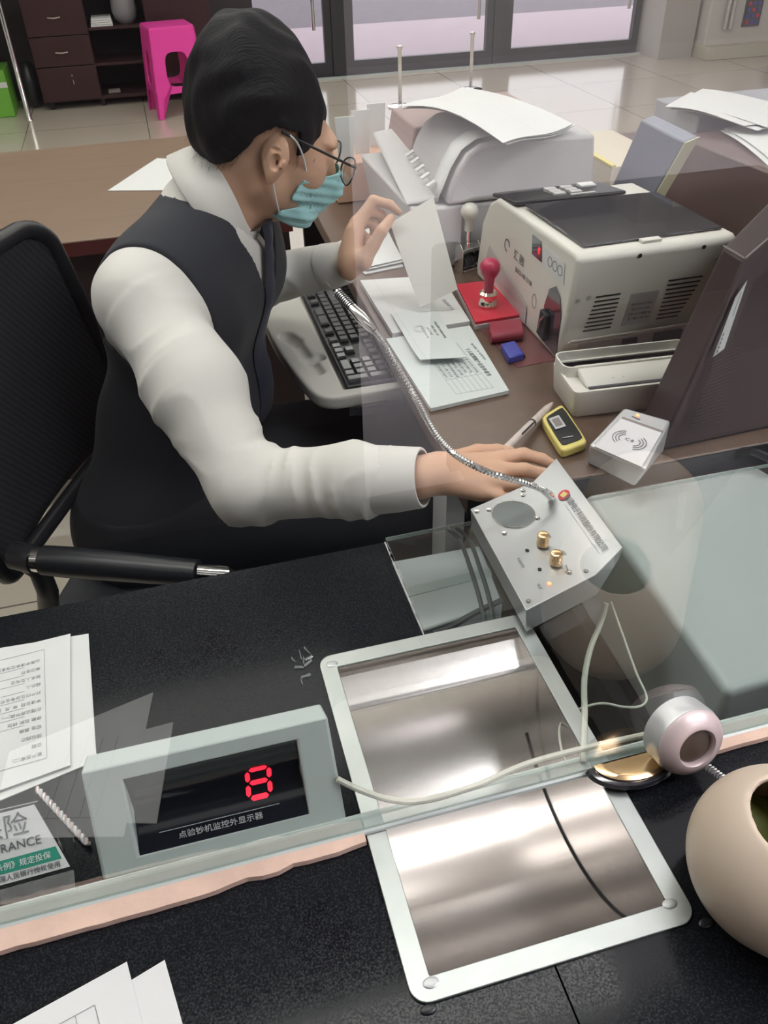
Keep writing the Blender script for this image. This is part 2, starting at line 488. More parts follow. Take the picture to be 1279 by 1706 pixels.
# back wall: dark panelling at the left, then three glazed door leaves
b = MB().box(-3.6, 0.55, 7.45, 7.5, 0, 3.0).box(4.95, 6.5, 7.45, 7.5, 0, 3.0).box(0.55, 4.95, 7.45, 7.5, 2.3, 3.0)
struct(b.build('wall_back', 'wall_dark'))
sbox('reflection_panel', 'wall_dark', 0.56, 0.93, 7.36, 7.45, 0, 2.3)  # dark panel added in place of the dark reflection above the clerk's head
for i, (xa, xb) in enumerate([(0.94, 1.49), (1.73, 2.87), (3.10, 4.23)]):
    fr = MB().box(xa - 0.06, xa, 7.38, 7.43, 0, 2.3).box(xb, xb + 0.06, 7.38, 7.43, 0, 2.3).box(xa, xb, 7.38, 7.43, 0, 0.11).box(xa, xb, 7.38, 7.43, 2.2, 2.3)
    d = struct(fr.build('door_%d' % (i + 1), 'frame_dark'))
    MB().box(xa, xb, 7.40, 7.41, 0.11, 2.2).build('glass_pane', 'door_glass', d)
    MB().tube([(xb - 0.09, 7.34, 0.35), (xb - 0.09, 7.34, 1.5)], 0.014).build('pull_handle', 'chrome', d, smooth=True)
sbox('trim_2', 'frame_dark', 1.552, 1.668, 7.36, 7.45, 0, 2.3)
sbox('trim_3', 'frame_dark', 2.932, 3.038, 7.36, 7.45, 0, 2.3)
sbox('trim_4', 'silicone', 0.93, 4.3, 7.30, 7.345, 0.0, 0.012)
sbox('pavement', 'pave', -4, 9, 7.5, 10.2, -0.08, -0.02)
sbox('road', 'road', -8, 16, 10.2, 26.0, -0.12, -0.03)
sbox('column_back', 'column', 4.30, 4.62, 7.02, 7.45, 0, 3.0)


def ceiling_light(x, y, lx, ly, cool=False):
    t = thing('ceiling_light', 'flush ceiling light panel over the %s side of the counter' % ('lobby' if y < 0.3 else "clerk's"), 'light', (x, y, 2.955),
              group='lobby ceiling lights' if y < 0.3 else 'office ceiling lights')
    a, c = lx / 2, ly / 2
    MB().box(-a - .02, -a, -c - .02, c + .02, -0.02, 0.03).box(a, a + .02, -c - .02, c + .02, -0.02, 0.03).box(-a, a, -c - .02, -c, -0.02, 0.03).box(-a, a, c, c + .02, -0.02, 0.03).build('frame', 'white_metal', t)
    MB().box(-a, a, -c, c, -0.005, 0.005).build('diffuser', 'lamp_strip' if cool is None else 'lamp2' if cool else 'lamp', t)


for x, y in [(0.35, 0.95), (-0.90, 0.95), (-2.15, 0.95)]:
    ceiling_light(x, y, 1.2, 0.22, None)
for y in (2.2, 3.7, 5.4):
    for x in (-1.7, -0.2, 1.3, 2.8):
        if y > 3 or x < 1: ceiling_light(x, y, 1.2, 0.6)
for x, y in [(1.5, -0.45), (3.1, -0.45), (2.4, -2.4), (4.4, -1.6), (2.0, -4.6), (4.4, -4.6)]:
    ceiling_light(x, y, 1.2, 0.6, True)

# ================================================================== the counter and what stands in it
TOP = 0.76
t = thing('stone_counter', 'long polished black granite counter under the glass partition', 'counter', (0.0, 0.3, 0))
b = MB()
b.box(-2.2, 0.1712, -0.08, 0.232, 0.73, TOP).box(0.1727, 2.6, -0.08, 0.232, 0.73, TOP)
b.box(-2.2, 0.078, 0.232, 0.705, 0.73, TOP).box(0.078, 0.177, 0.540, 0.705, 0.73, TOP).box(0.276, 2.6, 0.232, 0.3725, 0.73, TOP)
b.build('worktop', 'granite', t, world=True)
MB().box(-2.2, 2.6, 0.05, 0.09, 0.0, 0.73).box(-2.2, 0.06, 0.09, 0.62, 0.0, 0.04).box(2.55, 2.6, 0.09, 0.62, 0, .73).build('base', 'granite_dark', t, world=True)
MB().box(0.29, 2.0, 0.10, 0.66, 0.30, 0.32).box(0.066, 0.084, 0.1, 0.60, 0.2, 0.728).build('inner_shelf', 'granite_dark', t, world=True)
rr = random.Random(3)
pts = [(0.1785 + rr.uniform(-.0008, .0010), 0.552 + i * 0.0051) for i in range(31)]
MB().prism([(0.1775, 0.552, TOP)] + [(x, y, TOP) for x, y in pts] + [(0.1775, 0.705, TOP)], (0, 0, 0.0006)).build('chipped_edge', 'plastic_lgrey', t, world=True)

# partition of thick laminated glass
t = thing('glass_partition', 'upright clear security glass pane standing along the counter', 'glass screen', (0.0, 0.363, TOP))
MB().box(-2.2, 2.6, 0.357, 0.369, TOP + 0.007, 2.75).build('pane', 'glass', t, world=True)
rr = random.Random(5)


def ragged(x0, x1, y0, y1, a):
    n = int((x1 - x0) / 0.012); lo = [(x0 + (x1 - x0) * i / n, y0 + .0085 * max(0.0, (x0 + (x1 - x0) * i / n) + .12) / .19 * (x1 < .2) + rr.uniform(-a, a) * (1.5 if i / n > .85 else .4)) for i in range(n + 1)]
    return [(x, y, TOP) for x, y in lo] + [(x1, y1, TOP), (x0, y1, TOP)]


MB().prism(ragged(-1.2, 0.0655, 0.338, 0.3545, 0.0010), (0, 0, 0.006)).build('raw_edge_strip', 'sealant', t, world=True)
MB().prism(ragged(0.30, 1.4, 0.345, 0.3545, 0.0010), (0, 0, 0.006)).build('raw_edge_strip', 'sealant', t, world=True)
MB().tube([(-1.2, 0.3565, TOP + 0.004), (1.4, 0.3565, TOP + 0.004)], 0.0028, 8).build('sealant_bead', 'silicone', t, world=True, smooth=True)
MB().tube([(-1.2, 0.3705, TOP + 0.004), (1.4, 0.3705, TOP + 0.004)], 0.0026, 8).build('sealant_bead', 'silicone', t, world=True, smooth=True)
MB().box(-1.6, 1.8, 0.3572, 0.3688, TOP + 0.0065, TOP + 0.0095).build('bottom_edge', 'glass_edge', t, world=True)

# horizontal glass over the open bay
t = thing('glass_shelf', 'flat green-tinted glass sheet bridging the open bay behind the partition', 'glass sheet', (0.8, 0.54, TOP))
MB().prism([(0.292, 0.3735, TOP + .0004), (2.2, 0.3735, TOP + .0004), (2.2, 0.705, TOP + .0004), (0.1795, 0.705, TOP + .0004), (0.1795, 0.556, TOP + .0004), (0.292, 0.556, TOP + .0004)], (0, 0, 0.006)).build('pane', 'glass_shelf', t, world=True)
MB().box(0.1795, 2.2, 0.7052, 0.7060, TOP + .001, TOP + .006).build('rear_edge', 'glass_edge', t, world=True)

# ------------------------------------------------------------------ deal tray
t = thing('deal_tray', 'stainless steel cash scoop tray sunk into the counter under the glass', 'tray', (0.177, 0.386, TOP))


def rrect(x0, x1, y0, y1, r, n=6, z=0.0):
    out = []
    for cx, cy, a0 in ((x1 - r, y1 - r, 0), (x0 + r, y1 - r, 90), (x0 + r, y0 + r, 180), (x1 - r, y0 + r, 270)):
        for k in range(n + 1):
            a = math.radians(a0 + 90 * k / n); out.append(Vector((cx + r * math.cos(a), cy + r * math.sin(a), z)))
    return out


def ring_plate(outer, inner, z0, z1):
    n = len(outer); mb = MB()
    R = [[Vector((p.x, p.y, z)) for p in q] for q, z in ((outer, z0), (outer, z1), (inner, z1), (inner, z0), (outer, z0))]
    return mb.rings(R, cap=False)


TX0, TX1, TY0, TY1 = 0.067, 0.287, 0.2215, 0.551
ring_plate(rrect(TX0, TX1, TY0, TY1, 0.013), rrect(TX0 + .0165, TX1 - .0165, TY0 + .0165, TY1 - .0165, 0.0015), TOP + 0.0002, TOP + 0.0028).build('flange', 'flange', t, world=True, smooth=True, bevel=0.0006)
ix0, ix1, iy0, iy1 = TX0 + .0165, TX1 - .0165, TY0 + .0165, TY1 - .0165


def trough(y):
    c = (iy0 + iy1) / 2; h = (iy1 - iy0) / 2
    return TOP - 0.139 * math.sqrt(max(0.0, 1 - ((y - c) / h) ** 2)) ** 1.0


ys = [(iy0 + iy1) / 2 - (iy1 - iy0) / 2 * math.cos(PI * i / 40) for i in range(41)]
prof_ = [(y, trough(y)) for y in ys] + [(y, trough(y) - 0.0015) for y in ys[::-1]]
prof_[0] = (iy0 - .0005, TOP); prof_[-1] = (iy0 - .002, TOP); prof_[41] = (iy1 + .002, TOP)
MB().prism([(ix0, y, z) for y, z in prof_], (ix1 - ix0, 0, 0)).build('scoop', 'steel', t, world=True, smooth=True, angle=35)
for x in (ix0, ix1):
    pts = [(x, y, trough(y) - 0.002) for y in ys] + [(x, iy1, TOP + 0.001), (x, iy0, TOP + 0.001)]
    MB().prism(pts[:], (0.001 if x == ix1 else -0.001, 0, 0)).build('end_wall', 'steel', t, world=True)
MB().tube([(ix1 - 0.0005, y, trough(y) + 0.0006) for y in ys[:30]], 0.0013, 6).build('seam', 'black', t, world=True, smooth=True)
# rolled lip inside the clerk's half
lip = [(0.529, 0.752), (0.5035, 0.7400), (0.4995, 0.7375), (0.4985, 0.7350), (0.5005, 0.7335), (0.503, 0.7350), (0.529, 0.7475)]
MB().prism([(ix0, y, z) for y, z in lip], (ix1 - ix0, 0, 0)).build('rolled_lip', 'steel', t, world=True, smooth=True)
for cx, cy in ((TX0 + .012, TY1 - .012), (TX0 + .016, TY0 + .012), (TX1 - .015, TY0 + .016)):
    MB().ell((cx, cy, TOP + 0.0030), (0.006, 0.004, 0.0007)).build('solder_spot', 'steel_flat', t, world=True, smooth=True)
for x in (0.0705, 0.2850):
    MB().ell((x + 0.006, TY0 - 0.003, TOP + 0.001), (0.006, 0.0035, 0.0012)).build('glue_blob', 'black', t, world=True, smooth=True)

# crumpled clear tape beside the tray's far corner
rr = random.Random(11)
b = MB()
for k in range(9):
    x = 0.052 + rr.uniform(-.008, .010); y = 0.540 + rr.uniform(-.018, .02); a = rr.uniform(0, PI); L = rr.uniform(.006, .014)
    dx, dy = math.cos(a) * L, math.sin(a) * L
    b.faces([(x, y, TOP + .001), (x + dx, y + dy, TOP + .001), (x + dx * .9, y + dy + .002, TOP + .0025), (x - .001, y + .002, TOP + .002)], [(0, 1, 2, 3)])
o = b.build('tape_scrap', 'tape'); tag(o, 'crumpled clear tape stuck at the far left corner of the steel tray', 'tape')
o.modifiers.new('s', 'SOLIDIFY').thickness = 0.0004

# ------------------------------------------------------------------ queue display with the red digit
DX, DY = -0.0425, 0.3722
t = thing('counter_display', 'grey plastic display box showing a red digit behind the glass', 'display', (DX, DY, TOP + 0.0005), math.radians(-0.5))
W2, FH, DP = 0.097, 0.090, 0.019        # half width, slant height of face, top depth
th = math.radians(61)                    # face leans back
fy, fz = math.cos(th), math.sin(th)
def face(u, v, d=0.0):                   # u across, v up the face, d proud of it
    return Vector((u, 0.0 + v * fy - d * fz, 0.004 + v * fz + d * fy))
wu0, wu1, wv0, wv1 = -0.067, 0.068, 0.012, 0.077
def scr(u, v):                           # concave screen
    q = (v - wv0) / (wv1 - wv0); return -0.0010 - 0.013 * math.sin(PI * q)
# housing: outline front as frame, back solid
outer = [(-W2, 0.0), (W2, 0.0), (W2 - 0.001, FH), (-W2 + 0.001, FH)]
inner = [(wu0, wv0), (wu1, wv0), (wu1, wv1), (wu0, wv1)]
b = MB()
vo = [face(*p) for p in outer]; vi = [face(*p) for p in inner]; vd = [face(p[0], p[1], -0.0145) for p in inner]
top = face(0, FH); bk = top.y + DP
back = [Vector((-W2 + .002, bk, 0.0)), Vector((W2 - .002, bk, 0.0)), Vector((W2 - .004, bk, top.z - 0.004)), Vector((-W2 + .004, bk, top.z - 0.004))]
low = [Vector((-W2, 0.004, 0)), Vector((W2, 0.004, 0))]
b.faces(vo + vi + vd + back + low, [(0, 1, 5, 4), (1, 2, 6, 5), (2, 3, 7, 6), (3, 0, 4, 7), (4, 5, 9, 8), (5, 6, 10, 9), (6, 7, 11, 10), (7, 4, 8, 11), (8, 9, 10, 11),
                              (3, 2, 14, 15), (12, 15, 14, 13), (16, 17, 1, 0), (16, 12, 13, 17), (17, 13, 14, 2, 1), (16, 0, 3, 15, 12)])
b.build('housing', 'plastic_grey', t, smooth=True, bevel=0.0022, seg=3)
b = MB(); n = 20; vs = []
for i in range(n + 1):
    v = wv0 + (wv1 - wv0) * i / n
    vs += [face(wu0 + .0003, v, scr(0, v)), face(wu1 - .0003, v, scr(0, v))]
b.faces(vs, [(2 * i, 2 * i + 1, 2 * i + 3, 2 * i + 2) for i in range(n)])
b.build('screen', 'screen', t, smooth=True, angle=180)
def onscr(co):
    return face(co.x, co.y, scr(0, co.y) + 0.0004 + co.z)
def seg7(cx, cy, hw, hh, tk, sl):
    S = []
    for (x0, y0, x1, y1) in ((-1, 1, 1, 1), (-1, 0, 1, 0), (-1, -1, 1, -1), (-1, 0, -1, 1), (1, 0, 1, 1), (-1, -1, -1, 0), (1, -1, 1, 0)):
        a = Vector((cx + x0 * hw + sl * y0, cy + y0 * hh)); c = Vector((cx + x1 * hw + sl * y1, cy + y1 * hh)); d = (c - a).normalized(); q = Vector((-d.y, d.x)) * tk
        a = a + d * tk * .75; c = c - d * tk * .75
        S.append([a, a + d * tk + q, c - d * tk + q, c, c - d * tk - q, a + d * tk - q])
    return S
for S in seg7(0.033, 0.0435, 0.0088, 0.0118, 0.0019, 0.0012):
    n_ = len(S); MB().faces([onscr(Vector((p.x, p.y, z))) for z in (0.0, 0.0006) for p in S], [tuple(range(6))[::-1], tuple(range(6, 12))] + [(i, (i + 1) % 6, 6 + (i + 1) % 6, 6 + i) for i in range(6)]).build('digit_segment', 'led_red', t)
text('printed_text', '点验钞机监控外显示器', 0.0050, 'ink_light', Matrix.Translation((-0.002, wv0 + 0.0065, 0)) @ Matrix.Diagonal((1.35, 1, 1, 1)), t, f=onscr)
MB().faces([onscr(Vector((x, y, 0.0003))) for x, y in ((-0.050, wv0 + .0115), (0.046, wv0 + .0115), (0.046, wv0 + .0119), (-0.050, wv0 + .0119))], [(0, 1, 2, 3)]).build('printed_line', 'ink_light', t)

# ------------------------------------------------------------------ intercom
t = thing('intercom', 'brushed steel intercom box with two brass knobs and a gooseneck', 'intercom', (0.33, 0.61, TOP + 0.007))
IZ = 0.80
A, Bq, E_, F_ = (0.271, 0.682), (0.367, 0.719), (0.358, 0.541), (0.272, 0.519)
ux = Vector((0.0925, 0.0285, 0)).normalized(); vy = Vector((0.003, 0.170, 0)).normalized()
I0 = Vector((0.2725, 0.520, 0))
Lw, Ld = 0.0925, 0.1680
def ic(u, v, z): return I0 + ux * u + vy * v + Vector((0, 0, z))
prof = [(0.004, TOP + 0.0072), (0.0, IZ), (Lw, IZ), (Lw + 0.034, IZ + 0.021), (Lw + 0.032, IZ + 0.006), (Lw + 0.008, TOP + 0.0072)]
MB().prism([ic(u, 0, z) for u, z in prof], vy * Ld).build('case', 'steel_flat', t, world=True, smooth=True, bevel=0.0007)
def panel(u, v, d=0.0003): return ic(u, v, IZ + d)
b = MB(); b.lathe([(0, 0), (0.0235, 0), (0.0235, 0.0004), (0, 0.0004)], panel(0.0455, 0.131), (0, 0, 1), 40).build('speaker_grille', mat('grille', (0.20, 0.22, 0.22), 0.5, 0.5, bump=(1500, .4)), t, world=True)
MB().rings([[panel(0.0455, 0.131) + Vector((r * math.cos(a * PI / 20), r * math.sin(a * PI / 20), z)) for a in range(40)] for r, z in ((0.0235, 0), (0.0235, .0008), (0.0248, .0008), (0.0248, 0))], cap=False).build('grille_rim', 'chrome', t, world=True, smooth=True)
for u, v in ((0.0055, 0.1590), (0.0205, 0.1535), (0.0740, 0.1605), (0.0700, 0.1530), (0.0700, 0.109), (0.0225, 0.109), (0.0850, 0.010), (0.0075, 0.009)):
    MB().lathe([(0, 0), (0.0030, 0), (0.0026, 0.0009), (0.0012, 0.0010), (0.0009, 0.0004), (0, 0.0004)], panel(u, v), (0, 0, 1), 14).build('screw', 'chrome', t, world=True, smooth=True)
for u, v in ((0.0560, 0.0685), (0.0575, 0.0365)):
    k = MB().lathe([(0, 0), (0.0066, 0), (0.0066, 0.0115), (0.0062, 0.0135), (0.0050, 0.0142), (0, 0.0142)], panel(u, v, 0.0026), (0, 0, 1), 32).build('knob', 'gold', t, world=True, smooth=True)
    b = MB().lathe([(0, 0), (0.0052, 0), (0.0052, 0.0024), (0, 0.0024)], panel(u, v), (0, 0, 1), 6); b.build('knob_nut', 'black', t, world=True)
for u, v in ((0.0365, 0.0715), (0.0377, 0.0397)):
    MB().lathe([(0, 0), (0.0022, 0), (0.0022, 0.0006), (0, 0.0006)], panel(u, v), (0, 0, 1), 16).build('socket', 'black', t, world=True)
MB().lathe([(0, 0), (0.0035, 0), (0.0035, 0.0015), (0.0014, 0.002), (0.0009, 0.007), (0.0012, 0.008), (0, 0.008)], panel(0.0660, 0.019), (-0.3, 0.5, 1), 14).build('toggle_switch', 'chrome', t, world=True, smooth=True)
MB().box(-.0018, .0018, -.0018, .0018, 0, .0012, Matrix.Translation(panel(0.0387, 0.0165))).build('indicator_light', 'led_amber', t, world=True)
sl = (Vector((0, 0, 0.021)) + ux * 0.034).normalized()
tI = Matrix.Translation(-t.location)
def strip_m(u, v, d=0.0004): return tI @ basis(ic(Lw, 0, IZ) + sl * u + vy * v + Vector((-0.5, -0.1, 0.85)) * d, -vy, sl)
text('printed_name', '宝德电子科技股份有限公司', 0.0082, 'ink', strip_m(0.023, 0.062, .0018), t)
MB().faces([strip_m(0.016, 0.062, 0.0016) @ Vector(p) for p in ((-.046, 0, 0), (.046, 0, 0), (.046, .0004, 0), (-.046, .0004, 0))], [(0, 1, 2, 3)]).build('printed_line', 'ink_light', t)
mm = strip_m(0.0215, 0.1145, .0008)
MB().lathe([(0, 0), (0.0072, 0), (0.0072, 0.0004), (0, 0.0004)], mm.translation, mm.col[2].xyz, 28).build('round_badge', 'red', t)
MB().box(-.0036, .0036, -.0034, .0034, 0.0004, .0008, mm @ Matrix.Rotation(0.3, 4, 'Z')).build('badge_square', 'yellow', t)
for s_t, u, v in (('音量', 0.070, 0.078), ('话筒', 0.074, 0.046), ('电源', 0.027, 0.020), ('外接音箱', 0.022, 0.060)):
    text('printed_text', s_t, 0.0042, 'ink_light', tI @ basis(panel(u, v), -vy, ux), t)
G = [at(913, 822, IZ + .016), at(902, 815, .826), at(870, 803, .845), at(815, 787, .873), at(765, 762, .895), at(735, 735, .912), at(712, 700, .93), at(692, 662, .948), at(665, 615, .968), at(640, 572, .985), at(624, 552, .995)]
G = catmull(G, 36)
rs = [0.0030 + (0.0007 if i % 4 < 2 else 0) for i in range(len(G))]
MB().tube(G, rs, 12).build('gooseneck', 'chrome', t, world=True, smooth=True, angle=25)
MB().tube([at(919, 830, IZ + .004), at(915, 825, IZ + .014), at(904, 816, .824)], [0.0045, 0.0055, 0.0042], 14).build('gooseneck_socket', 'chrome', t, world=True, smooth=True)
e0, e1 = G[-1], at(562, 487, 1.02)
MB().tube([e0, e0.lerp(e1, .12), e0.lerp(e1, .35), e0.lerp(e1, .55), e1], [0.0036, 0.0055, 0.0068, 0.0054, 0.0052], 16).build('microphone', 'chrome', t, world=True, smooth=True)
gx = (e1 - e0).normalized()
for k in range(9):
    p = e0.lerp(e1, .60 + k * .042)
    MB().lathe([(0.0054, 0), (0.0057, 0.0006), (0.0057, 0.0012), (0.0054, 0.0018)], p, gx, 16).build('grip_ring', 'rubber', t, world=True, smooth=True)

# cables behind the glass
def cable(name, pts, r, m, label, cat='cable'):
    o = MB().tube(catmull(pts, 8), r, 8).build(name, m, smooth=True); return tag(o, label, cat)
Z1 = TOP + 0.0095
cable('display_cable', [at(562, 1298, .800), at(600, 1316, .79), at(650, 1332, .785), at(705, 1334, .785), at(790, 1310, .785), at(880, 1272, .785), at(980, 1245, .783), at(1085, 1222, .785)], 0.0026, 'wire', 'white cable looping over the steel tray from the display box')
cable('intercom_cable', [at(1010, 1005, TOP - .012), at(1000, 1040, TOP - .03), at(984, 1080, TOP - .03), at(974, 1130, TOP - .02), at(974, 1190, TOP + .002), at(972, 1250, TOP + .008), at(972, 1272, TOP + .008)], 0.0030, 'wire', 'thick white cable hanging from the intercom beside the tray')
cable('thin_wire', [at(1018, 1003, TOP - .012), at(1035, 1050, TOP - .012), at(1060, 1120, TOP - .012), at(1077, 1160, TOP - .012), at(1068, 1176, TOP - .012), at(1040, 1178, TOP - .012), at(1000, 1172, TOP - .012), at(955, 1186, TOP - .012), at(933, 1210, TOP - .012), at(936, 1250, TOP - .012), at(948, 1278, TOP - .012)], 0.0012, 'wire', 'thin white wire bent square beside the thick white cable')
for k, (dx, lab) in enumerate(((0, 'left one of two grey cables crossing the far rim of the tray'), (16, 'right one of two grey cables crossing the far rim of the tray'))):
    cable('grey_cable', [at(745 + dx, 880, .70), at(766 + dx, 900, .72), at(785 + dx, 950, .738), at(800 + dx, 1000, .745), at(808 + dx, 1040 + k * 8, .752)], 0.0026, 'wire_dark', lab)
cable('floor_cable', [at(722, 1056, .606), at(752, 1044, .607), at(790, 1022, .607), at(836, 1000, .607)], 0.004, 'wire_dark', 'dark cable crossing the pale carton under the glass')

# chassis, carton in the bay below the glass
t = thing('equipment_chassis', 'large flat grey-green equipment box lying under the glass sheet', 'computer', (0.62, 0.60, 0.55))
z = 0.728
MB().hexa([(*at(1190, 1170, z).xy, .56), (*at(1560, 1090, z).xy, .56), (*at(1330, 895, z).xy, .56), (*at(950, 803, z).xy, .56)][:0] or
          [(0.452, 0.422, .56), (0.80, 0.440, .56), (0.712, 0.757, .56), (0.462, 0.760, .56)],
          [(0.452, 0.422, z), (0.80, 0.440, z), (0.712, 0.757, z), (0.462, 0.760, z)]).build('case', 'pc', t, world=True, smooth=True, bevel=0.010, seg=4)
MB().box(0.46, 0.78, 0.45, 0.74, 0.535, 0.556).build('foot_frame', 'black', t, world=True)
MB().box(0.44, 0.84, 0.42, 0.62, 0.321, 0.534).build('bay_plinth', 'granite_dark', world=False)
tag(bpy.data.objects['bay_plinth'], 'dark plinth box carrying the grey equipment box under the glass', 'box')
t = thing('pale_carton', 'pale speckled carton seen through the gap under the intercom', 'carton', (0.28, 0.76, 0.0))
cq_ = [at(704, 1050, .60), at(838, 1005, .60), at(800, 908, .60), at(646, 936, .60)]
MB().hexa([(p.x, p.y, .001) for p in cq_], [tuple(p) for p in cq_]).build('body', 'carton', t, world=True, bevel=.003)
MB().prism([cq_[0].lerp(cq_[3], .45) + Vector((0, 0, .0004)), cq_[1].lerp(cq_[2], .45) + Vector((0, 0, .0004)), cq_[1].lerp(cq_[2], .58) + Vector((0, 0, .0004)), cq_[0].lerp(cq_[3], .58) + Vector((0, 0, .0004))], (0, 0, .0006)).build('tape_strip', 'silicone', t, world=True)

# ------------------------------------------------------------------ things on the counter, behind the glass at the left
def paper(name, label, corners, m='paper', cat='paper', curl=None, group=None, lines=None, thick=0.0006, n=6):
    t = thing(name, label, cat, tuple(sum((Vector(c) for c in corners), Vector()) / 4), group=group)
    sheet('sheet', corners, m, t, thick, curl, n)
    return t
z0 = TOP + 0.0006
c1 = [at(-300, 1460, z0), at(162, 1268, z0), at(148, 1057, z0), at(-300, 1130, z0)]
paper('blank_sheet', 'lower white sheet sticking out right of the printed form', c1, 'paper', thick=0.0012)
z1 = z0 + 0.0030
c2 = [at(-300, 1425, z1), at(118, 1276, z1), at(118, 1057, z1), at(-300, 1160, z1)]
tp = paper('printed_form', 'white printed form lying on another sheet left of the display', c2, 'paper', thick=0.0012)
o2 = at(118, 1057, z1 + .0016); xd = (at(118, 1057, z1) - at(-300, 1160, z1)).normalized(); yd = (at(118, 1057, z1) - at(118, 1276, z1)).normalized()
mp2 = basis(o2, -xd, -yd)
mp2w = Matrix.Translation(-tp.location) @ mp2
lines = ['业务申请单位信息登记证明表', '单位名称', '联系人及电话', '经办人', '开户行及账号名称', '申请日期  年  月  日', '办理业务种类(一)', '存款 取款 转账', '现金 票据', '授权经办', '日期', '客户签章(二)']
for i, s in enumerate(lines):
    text('printed_line', s, 0.0046, 'ink_light', mp2w @ Matrix.Translation((0.030, 0.026 + i * 0.0105, 0)) @ Matrix.Rotation(0, 4, 'Z'), tp, 'LEFT')
b = MB()
for (x0, y0, x1, y1) in [(0.026, 0.012, 0.0264, 0.148), (0.026, 0.012, 0.2, 0.0124), (0.026, 0.148, 0.2, 0.1484)] + [(0.045, 0.0305 + i * 0.0105, 0.19, 0.0308 + i * 0.0105) for i in range(8)]:
    b.box(x0, x1, y0, y1, 0, .0002, mp2w)
b.build('printed_rules', 'ink_light', tp)

# acrylic sign
t = thing('acrylic_sign', 'clear acrylic stand holding a white and green insurance notice', 'sign', (-0.21, 0.405, TOP))
sa, sb, sc_, sd = at(-130, 1525, .772), at(124, 1455, .772), at(62, 1336, .812), at(-130, 1380, .812)
MB().hexa([sa, sb, sb + Vector((0, .004, -.004)), sa + Vector((0, .004, -.004))], [sd, sc_, sc_ + Vector((0, .004, -.004)), sd + Vector((0, .004, -.004))]).build('clear_panel', 'acrylic', t, world=True)
sx = (sb - sa).normalized(); sy = (sc_ - sb).normalized(); nn = sx.cross(sy).normalized(); sy2 = nn.cross(sx)
ms = basis(sb + nn * .0006, sx, sy)
H_ = (sc_ - sb).length; tw = Matrix.Translation(-t.location)
sh = (sc_ - sb).dot(sx) / H_
card = [(-.22, .006), (-.002, .006), (-.002 + sh * H_, H_ - .004), (-.22, H_ - .004)]
MB().prism([ms @ Vector((x, y, 0)) for x, y in card], nn * .0004).build('notice_card', 'paper', t, world=True)
MB().prism([ms @ Vector((x, y, 0.0006)) for x, y in [(-.22, .0135), (-.003 + sh * .013, .0135), (-.003 + sh * .023, .0235), (-.22, .0235)]], nn * .0002).build('green_band', 'green', t, world=True)
text('printed_text', '存款保险', 0.019, 'ink', tw @ ms @ Matrix.Translation((-0.026, 0.0455, .001)), t, 'RIGHT', .0002)
text('printed_text', 'DEPOSIT INSURANCE', 0.0092, 'ink', tw @ ms @ Matrix.Translation((-0.019, 0.0315, .001)), t, 'RIGHT', .0002)
text('printed_text', '依照《存款保险条例》规定投保', 0.0058, 'ink_white', tw @ ms @ Matrix.Translation((-0.014, 0.0182, .0011)), t, 'RIGHT', .0002)
text('printed_text', '中国人民银行授权使用', 0.0050, 'ink', tw @ ms @ Matrix.Translation((-0.008, 0.0098, .001)), t, 'RIGHT', .0002)
MB().hexa([at(-130, 1560, .762), at(128, 1500, .762), at(128, 1496, .766), at(-130, 1556, .766)], [sa + Vector((0, 0, -.001)), sb + Vector((0, 0, -.001)), sb + Vector((0, .002, .002)), sa + Vector((0, .002, .002))]).build('front_panel', 'acrylic', t, world=True)
MB().hexa([at(126, 1498, .7625), at(131, 1497, .7625), at(131, 1420, .7625), at(126, 1422, .7625)], [sb, sb + Vector((.003, 0, 0)), sb + Vector((.003, .02, .018)), sb + Vector((0, .02, .018))]).build('side_panel', 'acrylic', t, world=True)

# beaded pen cord
t = thing('twisted_stick', 'short white and pink twisted stick lying left of the display box', 'stick', tuple(at(104, 1360, TOP)))
p0, p1 = at(62, 1314, TOP + .006), at(147, 1406, TOP + .006)
for ph in (0, PI):
    P = []
    d = (p1 - p0); u = d.orthogonal().normalized(); v = d.normalized().cross(u)
    for i in range(60):
        a = i / 59; P.append(p0 + d * a + (u * math.cos(a * 46 + ph) + v * math.sin(a * 46 + ph)) * .0014)
    MB().tube(P, 0.0016, 6).build('strand', 'paper' if ph == 0 else 'pink_tint', t, world=True, smooth=True)

# ------------------------------------------------------------------ on the customer's side
z2 = TOP + .0005
f1 = [at(-40, 1738, z2), at(300, 1900, z2), at(275, 1600, z2), at(20, 1728, z2)]
paper('slip', 'lower right white slip at the bottom left corner of the counter', [at(160, 1900, z2), at(345, 1850, z2), at(275, 1600, z2), at(110, 1700, z2)], thick=.0008)
tq = paper('ruled_slip', 'upper left white slip with a ruled table at the counter corner', [at(-60, 2000, z2 + .0016), at(310, 1990, z2 + .0016), at(212, 1603, z2 + .0016), at(-60, 1752, z2 + .0016)], thick=.0008)
o3 = at(158, 1675, z2 + .0028); xd = (at(158, 1675, z2) - at(60, 1728, z2)).normalized(); yd = (at(158, 1675, z2) - at(176, 1740, z2)).normalized()
b = MB(); m3 = Matrix.Translation(-tq.location) @ basis(o3, xd, yd)
for (x0, x1, y0, y1) in [(-.09, 0, 0, .0003), (0, .0003, -.08, 0), (-.0135, -.0132, -.08, 0), (-.027, -.0267, -.08, 0), (-.0405, -.0402, -.08, 0)]:
    b.box(x0, x1, y0, y1, 0, .0002, m3)
b.build('ruled_table', 'ink', tq)

